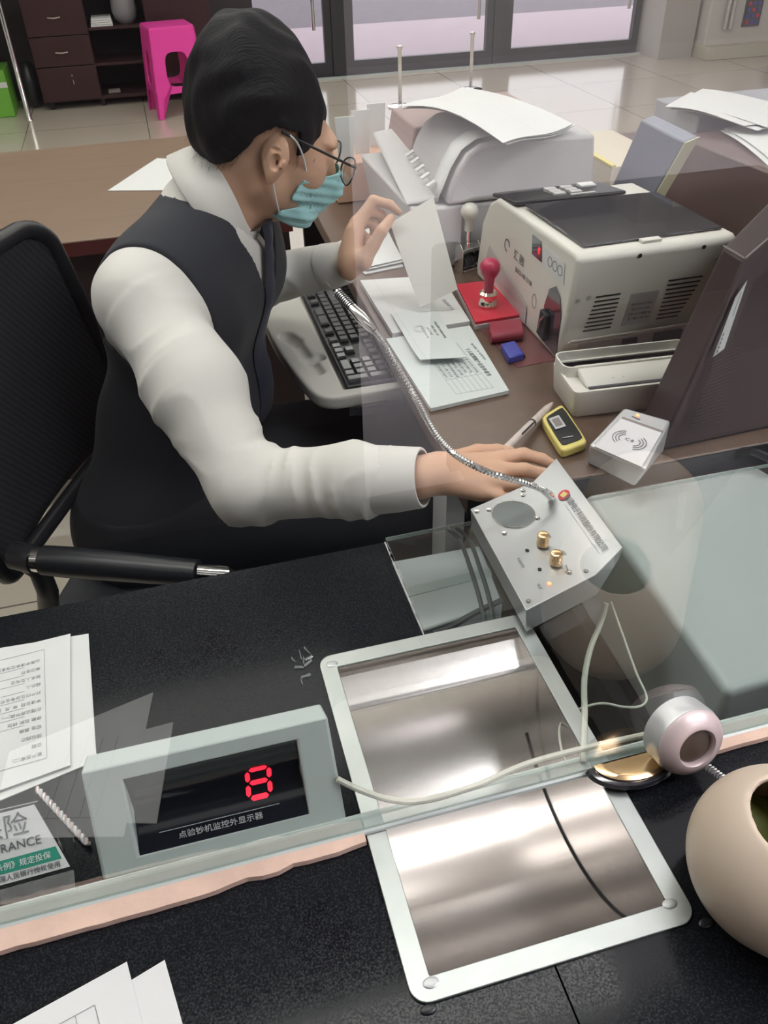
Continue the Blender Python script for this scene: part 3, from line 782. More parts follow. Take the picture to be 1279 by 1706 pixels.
# pen base: black disc with brass dish under the puck
t = thing('pen_holder_base', 'half-round black base with a brass dish against the glass foot', 'pen holder', (0.302, 0.354, TOP + .0065))
def dee(r, k=.62, n=28): return [(r * math.cos(PI + PI * i / n), r * k * math.sin(PI + PI * i / n)) for i in range(n + 1)]
MB().rings([[(x, y, z) for x, y in dee(r)] for r, z in ((.041, 0), (.043, .003), (.041, .007), (.035, .008))]).build('disc', 'black_gloss', t, smooth=True)
MB().rings([[(x, y, z) for x, y in dee(r)] for r, z in ((.036, .008), (.036, .010), (.031, .0115), (.027, .0105))]).build('brass_dish', 'gold', t, smooth=True)
t = thing('camera_puck', 'round silver and pink puck with a dark lens before the glass', 'webcam', tuple(at(1152, 1238, .805)))
ax = Vector((.06, -.93, .30)).normalized()
MB().lathe([(0, -.024), (.0285, -.024), (.0310, -.022), (.0315, -.006), (.0300, -.002)], (0, 0, 0), ax, 56).build('silver_band', 'silver', t, smooth=True)
MB().lathe([(.0301, -.0022), (.0305, -.001), (.0285, .003), (.0200, .0080), (.0175, .0082), (.0165, .0070), (.0160, .0030), (0, .0028)], (0, 0, 0), ax, 56).build('pink_bezel', 'pink_tint', t, smooth=True)
MB().lathe([(0, .0030), (.0158, .0032), (.0150, .0040), (0, .0046)], (0, 0, 0), ax, 40).build('lens', 'brown_lens', t, smooth=True)
q = at(1165, 1268, .785); q2 = at(1215, 1305, .767); P = []
for i in range(90):
    a = i / 89; d = q2 - q; P.append(q + d * a + Vector((math.cos(a * 70) * .0032, 0, math.sin(a * 70) * .0032)))
MB().tube(P, .0009, 5).build('coiled_cord', 'silver', t, world=True, smooth=True)

# unseen armchair shape added behind the camera to darken the partition's reflection
t = thing('armchair_blocker', 'unseen dark brown armchair shape added to darken the partition reflection at the right', 'chair', (1.12, -.74, 0))
MB().box(-.42, .42, -.36, .34, .20, .46).build('seat', 'brown_lobby' if 'brown_lobby' in M else mat('armchair_brown', (.035, .022, .022), .7), t, bevel=.03, seg=3)
MB().box(-.42, .42, -.48, -.36, .20, .74).build('backrest', mat('armchair_back', (.035, .022, .022), .7), t, bevel=.03, seg=3)
for sx in (-1, 1):
    MB().box(min(sx * .42, sx * .50), max(sx * .42, sx * .50), -.46, .36, .12, .64).build('armrest', mat('armchair_arm', (.035, .022, .022), .7), t, bevel=.02, seg=3)
    for sy in (-.40, .28): MB().box(sx * .44 - .02, sx * .44 + .02, sy, sy + .04, .001, .12).build('leg', 'black', t)

# beige bin
BC = np.array([0.346, 0.226, 0.810]); BD = np.array([0.438, 0.112, 0.825])
BO = np.array(at(1335, 1366, .866)); BO = BC + (BD - BC) * .35 + (BO - (BC + (BD - BC) * .35)) * 1.0
def f_bin(p):
    o = s_rc(p, BC, BD, .066, .064)
    i = s_rc(p, BC, BD, .0600, .0580)
    op = s_el(p, BO, (.030, .034, .034))
    d = np.maximum(o, -i)
    d = smax(d, -op, .003)
    return np.maximum(d, TOP + .001 - p[:, 2])
t = thing('beige_bin', 'rounded beige plastic bin with an oval opening on the black counter', 'bin', (0.40, 0.19, TOP))
netmesh('shell', f_bin, (.27, .03, .755), (.54, .31, .90), .0022, 'beige', t, relax=2)
netmesh('lining', lambda p: np.maximum(s_rc(p, BC, BD, .0585, .0565), p[:, 2] - (.815 + .012 * np.sin(p[:, 0] * 90) * np.cos(p[:, 1] * 80))), (.27, .03, .760), (.54, .31, .86), .004, 'bin_green', t, relax=1)
o = sheet('waste_paper', [(.335, .185, .825), (.375, .150, .84), (.39, .175, .865), (.35, .21, .85)], 'paper', None, .0006, lambda u, v: .006 * math.sin(u * 5), 6)
tag(o, 'crumpled white paper scrap inside the beige bin', 'paper')

# ================================================================== the clerk's desk
DZ = 0.75
t = thing('clerk_desk', 'brown wooden cash desk right of the clerk behind the partition', 'desk', (0.8, 1.5, 0))
MB().prism([(0.304, .768, DZ - .03), (1.75, .768, DZ - .03), (1.75, 2.28, DZ - .03), (0.345, 2.28, DZ - .03)], (0, 0, .03)).build('desk_top', 'desk', t, world=True, bevel=.003)
MB().box(.47, 1.7, .85, .87, 0, .72).build('side_panel', 'table_edge', t, world=True)
MB().box(.303, 1.752, .7655, .7675, .7195, .7485).build('edge_band', 'black', t, world=True)
MB().box(.36, 1.7, 2.22, 2.24, 0, .72).build('side_panel', 'table_edge', t, world=True)
MB().box(.312, .34, .87, .93, 0, .72).build('leg', 'plastic_lgrey', t, world=True)
MB().box(1.2, 1.22, .82, 2.22, .1, .72).build('modesty_panel', 'table_edge', t, world=True)

# keyboard tray, sliding under the desk
def kt(p):
    x, y = p[:, 0], p[:, 1]
    # plan: rounded lozenge, left edge slanting, near-left corner well rounded
    def hp(ax, ay, bx, by):   # signed distance to line a->b, inside is on the left
        dx, dy = bx - ax, by - ay; L = math.hypot(dx, dy); return ((x - ax) * dy - (y - ay) * dx) / L
    d = smax(smax(hp(.192, 1.142, .330, 1.142), hp(.142, 1.62, .150, 1.27), .02), hp(.150, 1.285, .188, 1.145), .035)
    d = np.maximum(np.maximum(d, x - .330), y - 1.60)
    d = smax(d, np.abs(p[:, 2] - .690) - .013, .006)
    well = np.maximum(np.maximum(.232 - x, x - .33), np.maximum(1.163 - y, y - 1.59)); well = np.maximum(well, .688 - p[:, 2])
    rec = smin(smin(s_rc(p, (.176, 1.385, .703), (.186, 1.360, .703), .015, .015), s_rc(p, (.186, 1.36, .706), (.204, 1.235, .706), .0125, .0125), .006), s_rc(p, (.196, 1.285, .704), (.216, 1.285, .704), .013, .013), .006)
    return smax(np.maximum(d, -well), -rec, .003)
t = thing('keyboard_tray', 'grey pull-out keyboard tray with a moulded recess over the clerk\'s lap', 'keyboard tray', (0.25, 1.35, .68))
netmesh('shelf', kt, (.12, 1.12, .67), (.336, 1.61, .712), .0026, 'plastic_tray', t, relax=2)
MB().box(.236, .300, 1.146, 1.150, .660, .676).box(.25, .33, 1.150, 1.58, .655, .676).build('slide_rail', 'black_gloss', t, world=True)
MB().box(.236, .300, 1.1440, 1.1450, .6755, .6775).build('rail_trim', 'chrome', t, world=True)

t = thing('keyboard', 'black computer keyboard lying on the grey pull-out tray', 'keyboard', (0.238, 1.168, .6895))
MB().box(0, .150, 0, .415, 0, .014).build('body', 'black', t, bevel=.003)
kproto = None
rows = [(0.014, 'a'), (0.034, 'b'), (0.053, 'c'), (0.072, 'd'), (0.091, 'e'), (0.116, 'f')]
def kmesh(lx, ly):
    b = MB(); b.rings([[Vector((sx * (lx / 2 - i), sy * (ly / 2 - i), z)) for sx, sy in ((-1, -1), (1, -1), (1, 1), (-1, 1))] for i, z in ((0, 0), (0.0008, .004), (.0022, .0075))])
    bmesh.ops.recalc_face_normals(b.bm, faces=b.bm.faces[:]); me = bpy.data.meshes.new('key'); b.bm.to_mesh(me); b.bm.free(); me.materials.append(M['key']); return me
k1, k2, k3 = kmesh(.0172, .0172), kmesh(.0172, .036), kmesh(.0362, .0172)
def key(x, y, me=k1):
    o = bpy.data.objects.new('key', me); COL.objects.link(o); o.parent = t; o.location = (x, y, .0138)
for c in range(4):            # number block, nearest the camera
    for r in range(5):
        if (c, r) in ((0, 1), (0, 3)): continue
        if (c, r) in ((0, 0), (0, 2)): key(.014 + r * .019 + .0095, .016 + c * .019, k3); continue
        if (c, r) == (2, 0): key(.014, .016 + 2.5 * .019, k2); continue
        if (c, r) == (3, 0): continue
        key(.014 + r * .019, .016 + c * .019)
for c in range(3):            # cursor block
    y = .100 + c * .019
    key(.014, y)
    if c == 1: key(.033, y)
    for r in (3, 4): key(.014 + r * .019, y)
for c in range(13):           # letters
    y = .163 + c * .019
    for r in range(5):
        if r == 0:
            if c in (0, 2, 9, 11): key(.014, y, k1)
            elif c in (4, 6): key(.014, y + .009, k2)
            continue
        key(.014 + r * .019, y)

# ---- papers on the desk
def quad(pts, z): return [at(px, py, z) for px, py in pts]
zz = DZ + .001
pt = paper('note_stack', 'small stack of loose white sheets beyond the raised hand', quad([(560, 415), (608, 458), (672, 445), (640, 380)], zz), 'paper', thick=.002)
for k in range(3):
    e = quad([(560 + k, 412 - k * 4), (609, 453 - k * 4), (674 - k * 3, 439 - k * 4), (640, 375 - k * 3)], zz + .003 + k * .003)
    sheet('sheet', e, 'paper', pt, .0008, lambda u, v, k=k: .004 * u * u * math.sin(k + 1), 6)
tt = paper('voucher_pad', 'thick blank white voucher pad behind the green printed form', [Vector(c) for c in ((.333, 1.222, zz), (.472, 1.226, zz), (.487, 1.432, zz), (.335, 1.456, zz))], 'paper', thick=.009)
mq = Matrix.Translation(-tt.location) @ basis((.458, 1.30, zz + .0096), (-.06, 1, 0), (-1, 0, 0))
text('printed_text', '个人业务凭证', .008, 'ink_light', mq, tt)
tt = paper('deposit_form', 'pale green printed form with rows of fine text at the desk edge', [Vector(c) for c in ((.322, .978, zz), (.449, .992, zz), (.468, 1.216, zz), (.319, 1.212, zz))], 'paper_g', thick=.006)
mq = Matrix.Translation(-tt.location) @ basis((.395, 1.10, zz + .0066), (.03, -1, 0), (1, .02, 0))
text('printed_title', '个人结算账户业务申请书', .0088, 'ink', mq @ Matrix.Translation((.012, .040, 0)), tt)
text('printed_text', '客户填写栏  第一联 银行留存', .0046, 'ink_light', mq @ Matrix.Translation((-.02, .054, 0)), tt)
for i in range(7):
    text('printed_text', ['户名 证件类型 证件号码', '账号 币种 金额(小写)', '联系电话 职业 地址', '业务种类 存入 支取 转存', '本人已阅读并同意背面条款', '客户签名  日期  年 月 日', '银行打印 流水号 柜员号'][i], .0050, 'ink_light', mq @ Matrix.Translation((.018, .027 - i * .0085, 0)), tt)
b = MB()
for i in range(8): b.box(-.06, .095, .0315 - i * .0085, .0318 - i * .0085, 0, .0002, mq)
for x in (-.06, .0, .05, .095): b.box(x, x + .0003, .0315 - 7 * .0085, .0318, 0, .0002, mq)
b.build('printed_rules', 'ink_light', tt)
tt = paper('bank_slip', 'small green-tinted slip with a round stamp lying across the pads', quad([(652, 523), (700, 604), (775, 600), (722, 505)], zz + .0125), 'paper_g', thick=.0006,
           curl=lambda u, v: .006 * max(0, u - .75) ** 1.2 * 4)
mq = Matrix.Translation(-tt.location) @ basis(at(712, 552, zz + .0138), at(745, 600, zz) - at(690, 515, zz), at(740, 545, zz) - at(680, 560, zz))
b = MB()
for r in (.0125, .0085):
    b.rings([[Vector((q * math.cos(a * PI / 18) - .012, q * .8 * math.sin(a * PI / 18) - .010, z)) for a in range(36)] for q, z in ((r, 0), (r, .0002), (r - .0005, .0002), (r - .0005, 0))], cap=False)
b2 = b
bm_ = b2.bm; bmesh.ops.transform(bm_, matrix=mq, verts=bm_.verts[:]); b2.build('round_stamp', 'ink_light', tt)
for i, s in enumerate(['中国人民银行 支付系统专用凭证', '付款人 收款人 金额', '用途 备注 摘要', '开户银行 行号 1023 4500']):
    text('printed_text', s, .0045, 'ink_light' if i else 'ink', mq @ Matrix.Translation((.0, .022 - i * .009, 0)), tt)

# ---- stamps and pads
def slab(name, pts, z0_, z1_, m, parent, bevel=.001, smooth=False):
    a = [Vector((*at(px, py, z1_).xy, z0_)) for px, py in pts]
    return MB().prism(a, (0, 0, z1_ - z0_)).build(name, m, parent, world=True, bevel=bevel)
t = thing('stamp_pad', 'flat red ink pad under the crimson-handled stamp', 'ink pad', tuple(at(808, 505, DZ)))
slab('base', [(760, 478), (792, 542), (868, 530), (822, 470)], DZ, DZ + .010, 'plastic_lgrey', t)
slab('lid', [(761, 473), (792, 536), (866, 524), (820, 466)], DZ + .010, DZ + .016, 'red', t)
t = thing('round_stamp', 'round bank stamp with a crimson handle standing on the red pad', 'stamp', tuple(at(813, 508, DZ + .0165)))
MB().lathe([(0, 0), (.0175, 0), (.0178, .004), (.0155, .008), (.0150, .020), (.0165, .022), (.0125, .026), (0, .026)]).build('metal_base', mat('pale_brass', (.86, .78, .66), .12, 1.0), t, smooth=True)
MB().lathe([(0, .024), (.0085, .024), (.0080, .036), (.0095, .050), (.0150, .058), (.0178, .066), (.0170, .074), (.0115, .081), (0, .084)]).build('handle', 'pinkred', t, smooth=True)
t = thing('ink_roller', 'dark red block and roll lying in front of the red ink pad', 'stamp', tuple(at(842, 552, DZ)))
slab('block', [(815, 536), (818, 556), (872, 550), (868, 530)], DZ, DZ + .018, 'dred', t)
MB().tube([at(817, 562, DZ + .011), at(869, 556, DZ + .011)], .010, 18).build('roll', 'dred', t, world=True, smooth=True)
t = thing('blue_seal_case', 'small blue plastic seal case below the dark red roll', 'seal', tuple(at(853, 580, DZ)))
slab('case', [(834, 572), (848, 595), (874, 588), (858, 566)], DZ, DZ + .014, 'blue', t, .003)
slab('lower_case', [(838, 578), (850, 599), (876, 592), (862, 572)], DZ, DZ + .006, 'navy', t, .001)
t = thing('seal_mat', 'thin dark reddish mat under the ink roll and blue seal case', 'mat', tuple(at(860, 580, DZ)))
slab('sheet', [(797, 545), (862, 612), (925, 600), (868, 532)], DZ, DZ + .0009, mat('mat_red', (0.16, .06, .06), .3), t, 0)

t = thing('numbering_stamp', 'chrome date stamp with a cream ball handle beyond the red pad', 'stamp', (.552, 1.462, DZ), .35)
for sx in (-1, 1):
    MB().prism([(sx * .020, -.012, 0), (sx * .020, .012, 0), (sx * .020, .012, .045), (sx * .020, .004, .056), (sx * .020, -.004, .056), (sx * .020, -.012, .045)], (sx * .003, 0, 0)).build('side_frame', 'chrome', t, bevel=.001)
MB().box(-.020, .020, -.011, .011, .040, .046).box(-.019, .019, -.013, .013, 0, .006).build('bridge', 'chrome', t, bevel=.001)
for k in range(4):
    MB().lathe([(0, 0), (.012, 0), (.012, .006), (0, .006)], (-.015 + k * .0075, 0, .02), (1, 0, 0), 18).build('number_wheel', 'rubber', t, smooth=True)
MB().lathe([(0, .046), (.007, .046), (.007, .054), (.0048, .055), (.0048, .082), (0, .082)]).build('stem', 'chrome', t, smooth=True)
MB().lathe([(0, .078), (.0085, .078), (.0080, .096), (.0100, .100), (.0155, .108), (.0165, .115), (.0140, .123), (.007, .128), (0, .129)]).build('ball_handle', 'plastic_white', t, smooth=True)

# ---- banknote counter
t = thing('banknote_counter', 'cream banknote counting machine with a black glossy lid', 'counting machine', (.56, 1.05, DZ))
mx0, mx1, my0, my1 = 0.0, .262, .0, .345
b = MB()
side = [(0, .018, 0.0), (0, .030, .0), (0, .380, .0), (0, .385, .02), (0, .365, .110), (0, .335, .152), (0, .300, .170), (0, .0, .182), (0, -.012, .176), (0, -.004, .10), (0, .012, .03)]
b.prism(side, (mx1, 0, 0)); b.build('body', 'plastic_white', t, smooth=True, bevel=.007, seg=4)
MB().prism([(.020, .012, .1825), (mx1 - .012, .016, .1825), (mx1 - .012, .210, .1785), (.018, .225, .1775)], (0, .0, .0035)).build('lid', 'black_gloss', t, bevel=.001)
MB().prism([(.006, .235, .176), (mx1 - .06, .222, .178), (mx1 - .06, .325, .165), (.006, .340, .160)], (0, 0, .007)).build('control_panel', 'black', t, bevel=.003)
for i in range(3):
    for j in range(2):
        MB().box(.082 + j * .030, .102 + j * .030, .246 + i * .018, .258 + i * .018, 0, .0145, Matrix.Translation((0, 0, .176 - .0016 * i - .006))).build('key_button', 'plastic_lgrey', t)
MB().box(.150, .178, .285, .305, .168, .1795).build('panel_label', 'paper', t)
MB().box(.105, .150, .232, .237, .17, .1855).build('display_slot', 'plastic_lgrey', t)
MB().box(.108, .140, .000, .012, .182, .1868).build('lid_latch', 'plastic_white', t, bevel=.001)
# near face: seam, vents, screws, rating plate
def near(z): return -.0125 + (0.176 - z) * .105 if z > .10 else -.0045 + (.10 - z) * .23
for k in range(9):
    z = .050 + k * .0075; MB().box(.036 + (8 - k) * -.0009 + .006, .082, near(z) - .0006, near(z) + .001, z, z + .0022).build('vent_slot', 'black', t)
for k in range(10):
    z = .053 + k * .0075; MB().box(.160, .198 + k * .0022, near(z) - .0006, near(z) + .001, z, z + .0022).build('vent_slot', 'black', t)
MB().prism([(.100, near(.050) - .0006, .050), (.148, near(.050) - .0006, .050), (.148, near(.108) - .0006, .108), (.100, near(.108) - .0006, .108)], (0, .0005, 0)).build('rating_plate', 'silver', t)
pm = basis((.124, near(.08) - .0012, .080), (1, 0, 0), (0, -.14, 1))
text('printed_text', '点验钞机', .009, 'ink', pm @ Matrix.Translation((0, .020, 0)), t)
for i, s in enumerate(['型号 JBYD 2108A', '电压 220V 50Hz', '功率 80W 重量 9kg', '出厂编号 0081762']):
    text('printed_text', s, .0048, 'ink', pm @ Matrix.Translation((0, .008 - i * .0085, 0)), t)
for x, z in ((.012, .110), (.232, .125), (.232, .148), (.030, .112), (.100, .170), (.205, .1705)):
    MB().lathe([(0, 0), (.0034, 0), (.0030, .0010), (0, .0010)], (x, near(z) - .0002, z), (0, -1, 0), 12).build('screw', 'steel_flat' if z < .16 else 'black', t, smooth=True)
MB().prism([(.010, .006, .032), (.255, .006, .032), (.255, -.004, .040), (.010, -.004, .040)], (0, .0, .004)).build('lower_lip', 'plastic_white', t, bevel=.001)
MB().box(.035, .250, .012, .016, .002, .028).build('lower_recess', 'plastic_lgrey', t)
MB().box(.110, .135, .009, .012, .006, .024).box(.165, .215, .009, .012, .006, .026).build('socket_panel', 'black', t)
# left face (front of the machine)
fm = basis((-.0006, .17, .10), (0, -1, 0), (0, 0, 1))
MB().prism([fm @ Vector(p) for p in ((.030, .030, 0), (.068, .030, 0), (.060, .060, 0), (.026, .060, 0))], (-.0006, 0, 0)).build('digit_window', 'black_gloss', t)
text('digit', '8', .016, 'led_red', fm @ Matrix.Translation((.056, .044, .0008)), t)
MB().prism([fm @ Vector(p) for p in ((.072, .026, 0), (.150, .026, 0), (.146, .058, 0), (.066, .058, 0))], (-.0006, 0, 0)).build('instruction_sticker', 'paper', t)
b = MB()
for k in range(3): b.rings([[fm @ Vector((.098 + k * .018 + q * math.cos(a * PI / 8), .042 + q * math.sin(a * PI / 8), z)) for a in range(16)] for q, z in ((.008, .0007), (.008, .0010), (.007, .0010), (.007, .0007))], cap=False)
b.build('sticker_drawing', 'ink', t)
text('printed_name', '汇 融', .019, 'ink', fm @ Matrix.Translation((-.02, .004, .0005)), t)
text('printed_text', 'JBYD-HR 2108', .0115, 'ink', fm @ Matrix.Translation((.005, -.018, .0005)), t)
MB().rings([[fm @ Vector((-.072 + q * math.cos(a * PI / 12), .008 + q * math.sin(a * PI / 12), z)) for a in range(19)] for q, z in ((.011, .0004), (.011, .0008), (.009, .0008), (.009, .0004))], cap=False, close=False).build('logo_mark', 'ink', t)
MB().rings([[fm @ Vector((.055 + q * .7 * math.cos(a * PI / 12), -.040 + q * math.sin(a * PI / 12), z)) for a in range(24)] for q, z in ((.012, .0004), (.012, .0008), (.011, .0008), (.011, .0004))], cap=False).build('caution_ring', 'ink', t)
arch = [(.088, -.088), (.152, -.092), (.154, -.02), (.144, .004), (.126, .014), (.106, .002), (.094, -.03)]
MB().prism([fm @ Vector((x, y, .0003)) for x, y in arch], (-.0008, 0, 0)).build('note_outlet', 'black_gloss', t)
MB().prism([fm @ Vector((x, y, .0013)) for x, y in ((.090, -.078), (.118, -.082), (.120, -.036), (.097, -.034))], (-.008, 0, 0)).build('outlet_flap', 'rubber', t, bevel=.002)
MB().tube([fm @ Vector((.098, -.070, .010)), fm @ Vector((.106, -.050, .012)), fm @ Vector((.116, -.038, .010))], .0016, 8).build('outlet_spring', 'chrome', t, smooth=True)
MB().prism([fm @ Vector(p) for p in ((-.170, -.066, .001), (.03, -.093, .001), (.03, -.060, .001), (-.150, -.020, .001))], (-.0006, 0, 0)).build('front_flap', 'plastic_lgrey', t)

# ---- laminator
t = thing('laminator', 'low cream laminating machine in front of the counting machine', 'laminator', (.510, .902, DZ), math.radians(-5))
LX, LY, LH = .200, .088, .058
n_ = 7
def rr2(x0, x1, y0, y1, r, z): return rrect(x0, x1, y0, y1, r, 5, z)
MB().rings([rr2(0.002, LX, .002, LY, .006, 0), rr2(0, LX, 0, LY, .008, .004), rr2(-.004, LX + .002, -.006, LY, .008, LH * .74)]).build('body', 'plastic_white', t, smooth=True, bevel=.001)
oo, ii = rr2(-.004, LX + .002, -.006, LY, .008, 0), rr2(0.0, LX - .002, -.002, LY - .004, .006, 0)
ring_plate(oo, ii, LH * .74, LH * .78).build('front_rim', 'plastic_white', t, smooth=True)
ring_plate(rr2(-.004, LX + .002, .040, LY + .002, .014, 0), rr2(-.0015, LX, .0425, LY - .0005, .012, 0), LH * .70, LH * 1.02).build('rear_wall', 'plastic_white', t, smooth=True)
MB().rings([rr2(.0, LX - .002, .044, LY - .002, .010, LH * .70), rr2(.0, LX - .002, .044, LY - .002, .010, LH * .74)]).build('well_floor', mat('well_grey', (.16, .14, .145), .4), t, smooth=True)
MB().prism([(.016, .004, LH * .74), (.016, .010, LH * .86), (.016, .020, LH * .95), (.016, .038, LH * .98), (.016, .058, LH * .90), (.016, .062, LH * .78)], (LX - .020, 0, 0)).build('hood', 'plastic_white', t, smooth=True, bevel=.004, seg=3)
MB().box(.020, LX - .006, -.0005, .0068, LH * .70, LH * .788).build('feed_slot', 'black_gloss', t)
MB().box(.110, .118, .047, .051, LH * .90, LH * .955).build('hinge_mark', 'plastic_lgrey', t)
lm = basis((.060, .0125, LH * .845), (1, 0, 0), (0, .62, .75))
text('printed_name', 'Comboss', .0085, 'ink_light', lm @ Matrix.Translation((.012, 0, .0014)), t)
for k in range(4): text('printed_text', ['冷', '热', '开', '关'][k], .006, 'ink_light', lm @ Matrix.Translation((.115 + k * .014, 0.002, .0014)), t)
MB().prism([(.125, -.0052, LH * .16), (.185, -.0052, LH * .16), (.185, -.0064, LH * .58), (.129, -.0064, LH * .58)], (0, .001, 0)).build('rating_label', 'rim', t)
text('printed_text', '塑封机 过塑机 A4', .0052, 'ink_white', basis((.160, -.0072, LH * .43), (1, 0, 0), (0, 0, 1)), t)
MB().box(.137, .150, -.0078, -.006, LH * .20, LH * .36).build('label_mark', 'black', t)

# ---- card reader
t = thing('card_reader', 'silver contactless card reader tilted at the desk edge', 'card reader', tuple(at(1045, 745, DZ + .001)))
q0, q1, q2_, q3 = at(981, 741, .785), at(1077, 783, .785), at(1118, 700, .800), at(1040, 678, .800)
lo_ = [Vector((q0.x + .004, q0.y + .006, DZ + .001)), Vector((q1.x - .004, q1.y + .012, DZ + .001)), Vector((q2_.x, q2_.y, DZ + .001)), Vector((q3.x, q3.y, DZ + .001))]
MB().hexa(lo_, [q0, q1, q2_, q3]).build('case', 'silver', t, world=True, smooth=True, bevel=.004, seg=3)
def rdp(u, v, d=0.0):
    nrm = (q1 - q0).cross(q3 - q0).normalized(); return (q0 * (1 - u) + q1 * u) * (1 - v) + (q3 * (1 - u) + q2_ * u) * v + nrm * d
rn = (q1 - q0).cross(q3 - q0).normalized()
MB().prism([rdp(.10, -.0, .0004), rdp(.92, .0, .0004), rdp(.95, .70, .0004), rdp(.13, .72, .0004)], rn * .0012).build('card_plate', mat('plate', (.66, .65, .66), .4), t, world=True)
MB().prism([rdp(.13, .715, .0004), rdp(.96, .695, .0004), rdp(.96, .755, .0004), rdp(.13, .775, .0004)], rn * .0006).build('slot', 'rim', t, world=True)
rm = Matrix.Translation(-t.location) @ basis(rdp(.52, .36, .0020), q1 - q0, q3 - q0)
b = MB()
for s_ in (-1, 1):
    for r in (.009, .013, .017):
        b.rings([[rm @ Vector((s_ * (.006 + q * math.cos(a * PI / 24)), q * .85 * math.sin(a * PI / 24), z)) for a in range(-9, 10)] for q, z in ((r, 0), (r, .0002), (r - .0011, .0002), (r - .0011, 0))], cap=False, close=False)
b.build('wave_symbol', 'ink', t)
text('printed_text', 'IC卡', .0066, 'ink', rm, t)
MB().lathe([(0, 0), (.0025, 0), (.0022, .0012), (0, .0014)], rdp(.36, .90), rn, 14).build('indicator_light', 'led_amber', t, world=True)
MB().box(-.006, .006, -.0008, .0008, 0, .0002, basis(rdp(.36, .84, .0004), q1 - q0, q3 - q0)).build('status_mark', 'ink', t, world=True)

# ---- token, pen
t = thing('yellow_token', 'black handset with a yellow rubber rim between pen and card reader', 'password token', tuple(at(940, 715, DZ)), 0)
ph = [at(901, 694, DZ + .014), at(937, 671, DZ + .014), at(981, 736, DZ + .014), at(936, 752, DZ + .014)]
def shrink(P, k):
    c = sum(P, Vector()) / len(P); return [c + (p - c) * k for p in P]
def chamfer(P, k=.18):
    out = []
    for i in range(len(P)):
        a, b_, c = P[i - 1], P[i], P[(i + 1) % len(P)]; out += [b_.lerp(a, k), b_.lerp(b_.lerp(a, k).lerp(b_.lerp(c, k), .5), .35), b_.lerp(c, k)]
    return out
MB().prism([Vector((p.x, p.y, DZ + .0005)) for p in chamfer(ph)], (0, 0, .0135)).build('rubber_rim', 'yellow', t, world=True, smooth=True, bevel=.003, seg=3)
MB().prism([Vector((p.x, p.y, DZ + .0142)) for p in chamfer(shrink(ph, .80))], (0, 0, .0016)).build('black_face', 'black', t, world=True, smooth=True, bevel=.0005)
cq = [at(914, 698, DZ + .0165), at(931, 692, DZ + .0165), at(943, 710, DZ + .0165), at(926, 716, DZ + .0165)]
MB().prism(cq, (0, 0, .0006)).build('window_frame', 'plastic_lgrey', t, world=True)
MB().prism([p + Vector((0, 0, .0007)) for p in shrink(cq, .66)], (0, 0, .0003)).build('window', 'rim', t, world=True)
MB().prism([at(937, 729, DZ + .0165), at(955, 726, DZ + .0165), at(955.5, 727, DZ + .0165), at(937.5, 730, DZ + .0165)], (0, 0, .0003)).build('printed_line', 'silver', t, world=True)
t = thing('pen', 'pale patterned gel pen held under the right hand\'s fingers', 'pen', tuple(at(880, 705, DZ + .012)))
pa, pb = at(838, 752, DZ + .022), at(921, 671, DZ + .010)
MB().tube([pa, pa.lerp(pb, .86), pa.lerp(pb, .90), pa.lerp(pb, .97), pb], [.0052, .0052, .0044, .0026, .0010], 14).build('barrel', mat('pen_barrel', (.60, .52, .48), .35, var=(90, .35)), t, world=True, smooth=True)
MB().tube([pa.lerp(pb, .30) + Vector((.003, -.003, .004)), pa.lerp(pb, .56) + Vector((.003, -.003, .004))], .0012, 8).build('clip', 'rubber', t, world=True, smooth=True)
MB().tube([pa.lerp(pb, .55), pa.lerp(pb, .57)], .0056, 14).build('collar', 'rubber', t, world=True, smooth=True)

# ---- dark box standing on the desk
t = thing('dark_box', 'tall dark brown box with a white sticker at the desk\'s right end', 'box', (.72, .86, DZ))
lo = [(.583, .790, DZ + .001), (.965, .806, DZ + .001), (.965, .90, DZ + .001), (.603, .872, DZ + .001)]
nearc, farc = at(1241, 433, 1.0), at(1205, 412, 1.0)
hi = [tuple(nearc), (1.02, 1.075, 1.0), (.99, 1.13, 1.0), tuple(farc)]
MB().hexa(lo, hi).build('body', 'boxbrown', t, world=True, smooth=True, bevel=.004)
MB().tube([farc + Vector((0, 0, .002)), nearc + Vector((0, 0, .002)), Vector(hi[1]) + Vector((0, 0, .002))], .0012, 8).build('top_rim', 'rim', t, world=True, smooth=True)
L0, L1, L2, L3 = Vector(lo[0]), Vector(lo[1]), Vector(hi[1]), Vector(hi[0])
def bxf(u, v, d=.001):
    p = (L0 * (1 - u) + L1 * u) * (1 - v) + (L3 * (1 - u) + L2 * u) * v; return p + (L1 - L0).cross(L3 - L0).normalized() * d
MB().prism([bxf(.060, .50, .003), bxf(.110, .52, .003), bxf(.090, .86, .003), bxf(.045, .80, .003)], (.0, -.0008, 0)).build('white_sticker', 'paper', t, world=True)
b = MB()
for k in range(5): b.prism([bxf(.066 - k * .0015, .52 + k * .022, .005), bxf(.072 - k * .0015, .522 + k * .022, .005), bxf(.071 - k * .0015, .534 + k * .022, .005), bxf(.065 - k * .0015, .532 + k * .022, .005)], (0, -.0004, 0))
b.prism([bxf(.075, .70, .005), bxf(.077, .70, .005), bxf(.070, .82, .005), bxf(.068, .82, .005)], (0, -.0004, 0))
b.build('sticker_print', 'ink', t, world=True)
for k in range(20):
    v = .10 + k * .020
    MB().tube([bxf(.10 - v * .05, v, .001), bxf(.16, v + .006, .0016), bxf(.22, v + .004, .001)], .0009, 5, cap=True).build('rib', 'boxbrown', t, world=True, smooth=True)
cable('black_cable_loop', [at(1225, 760, .735), at(1240, 752, .75), at(1262, 755, .76), at(1290, 768, .75)], .006, 'black', 'thick black cable curling at the right edge beyond the glass sheet')

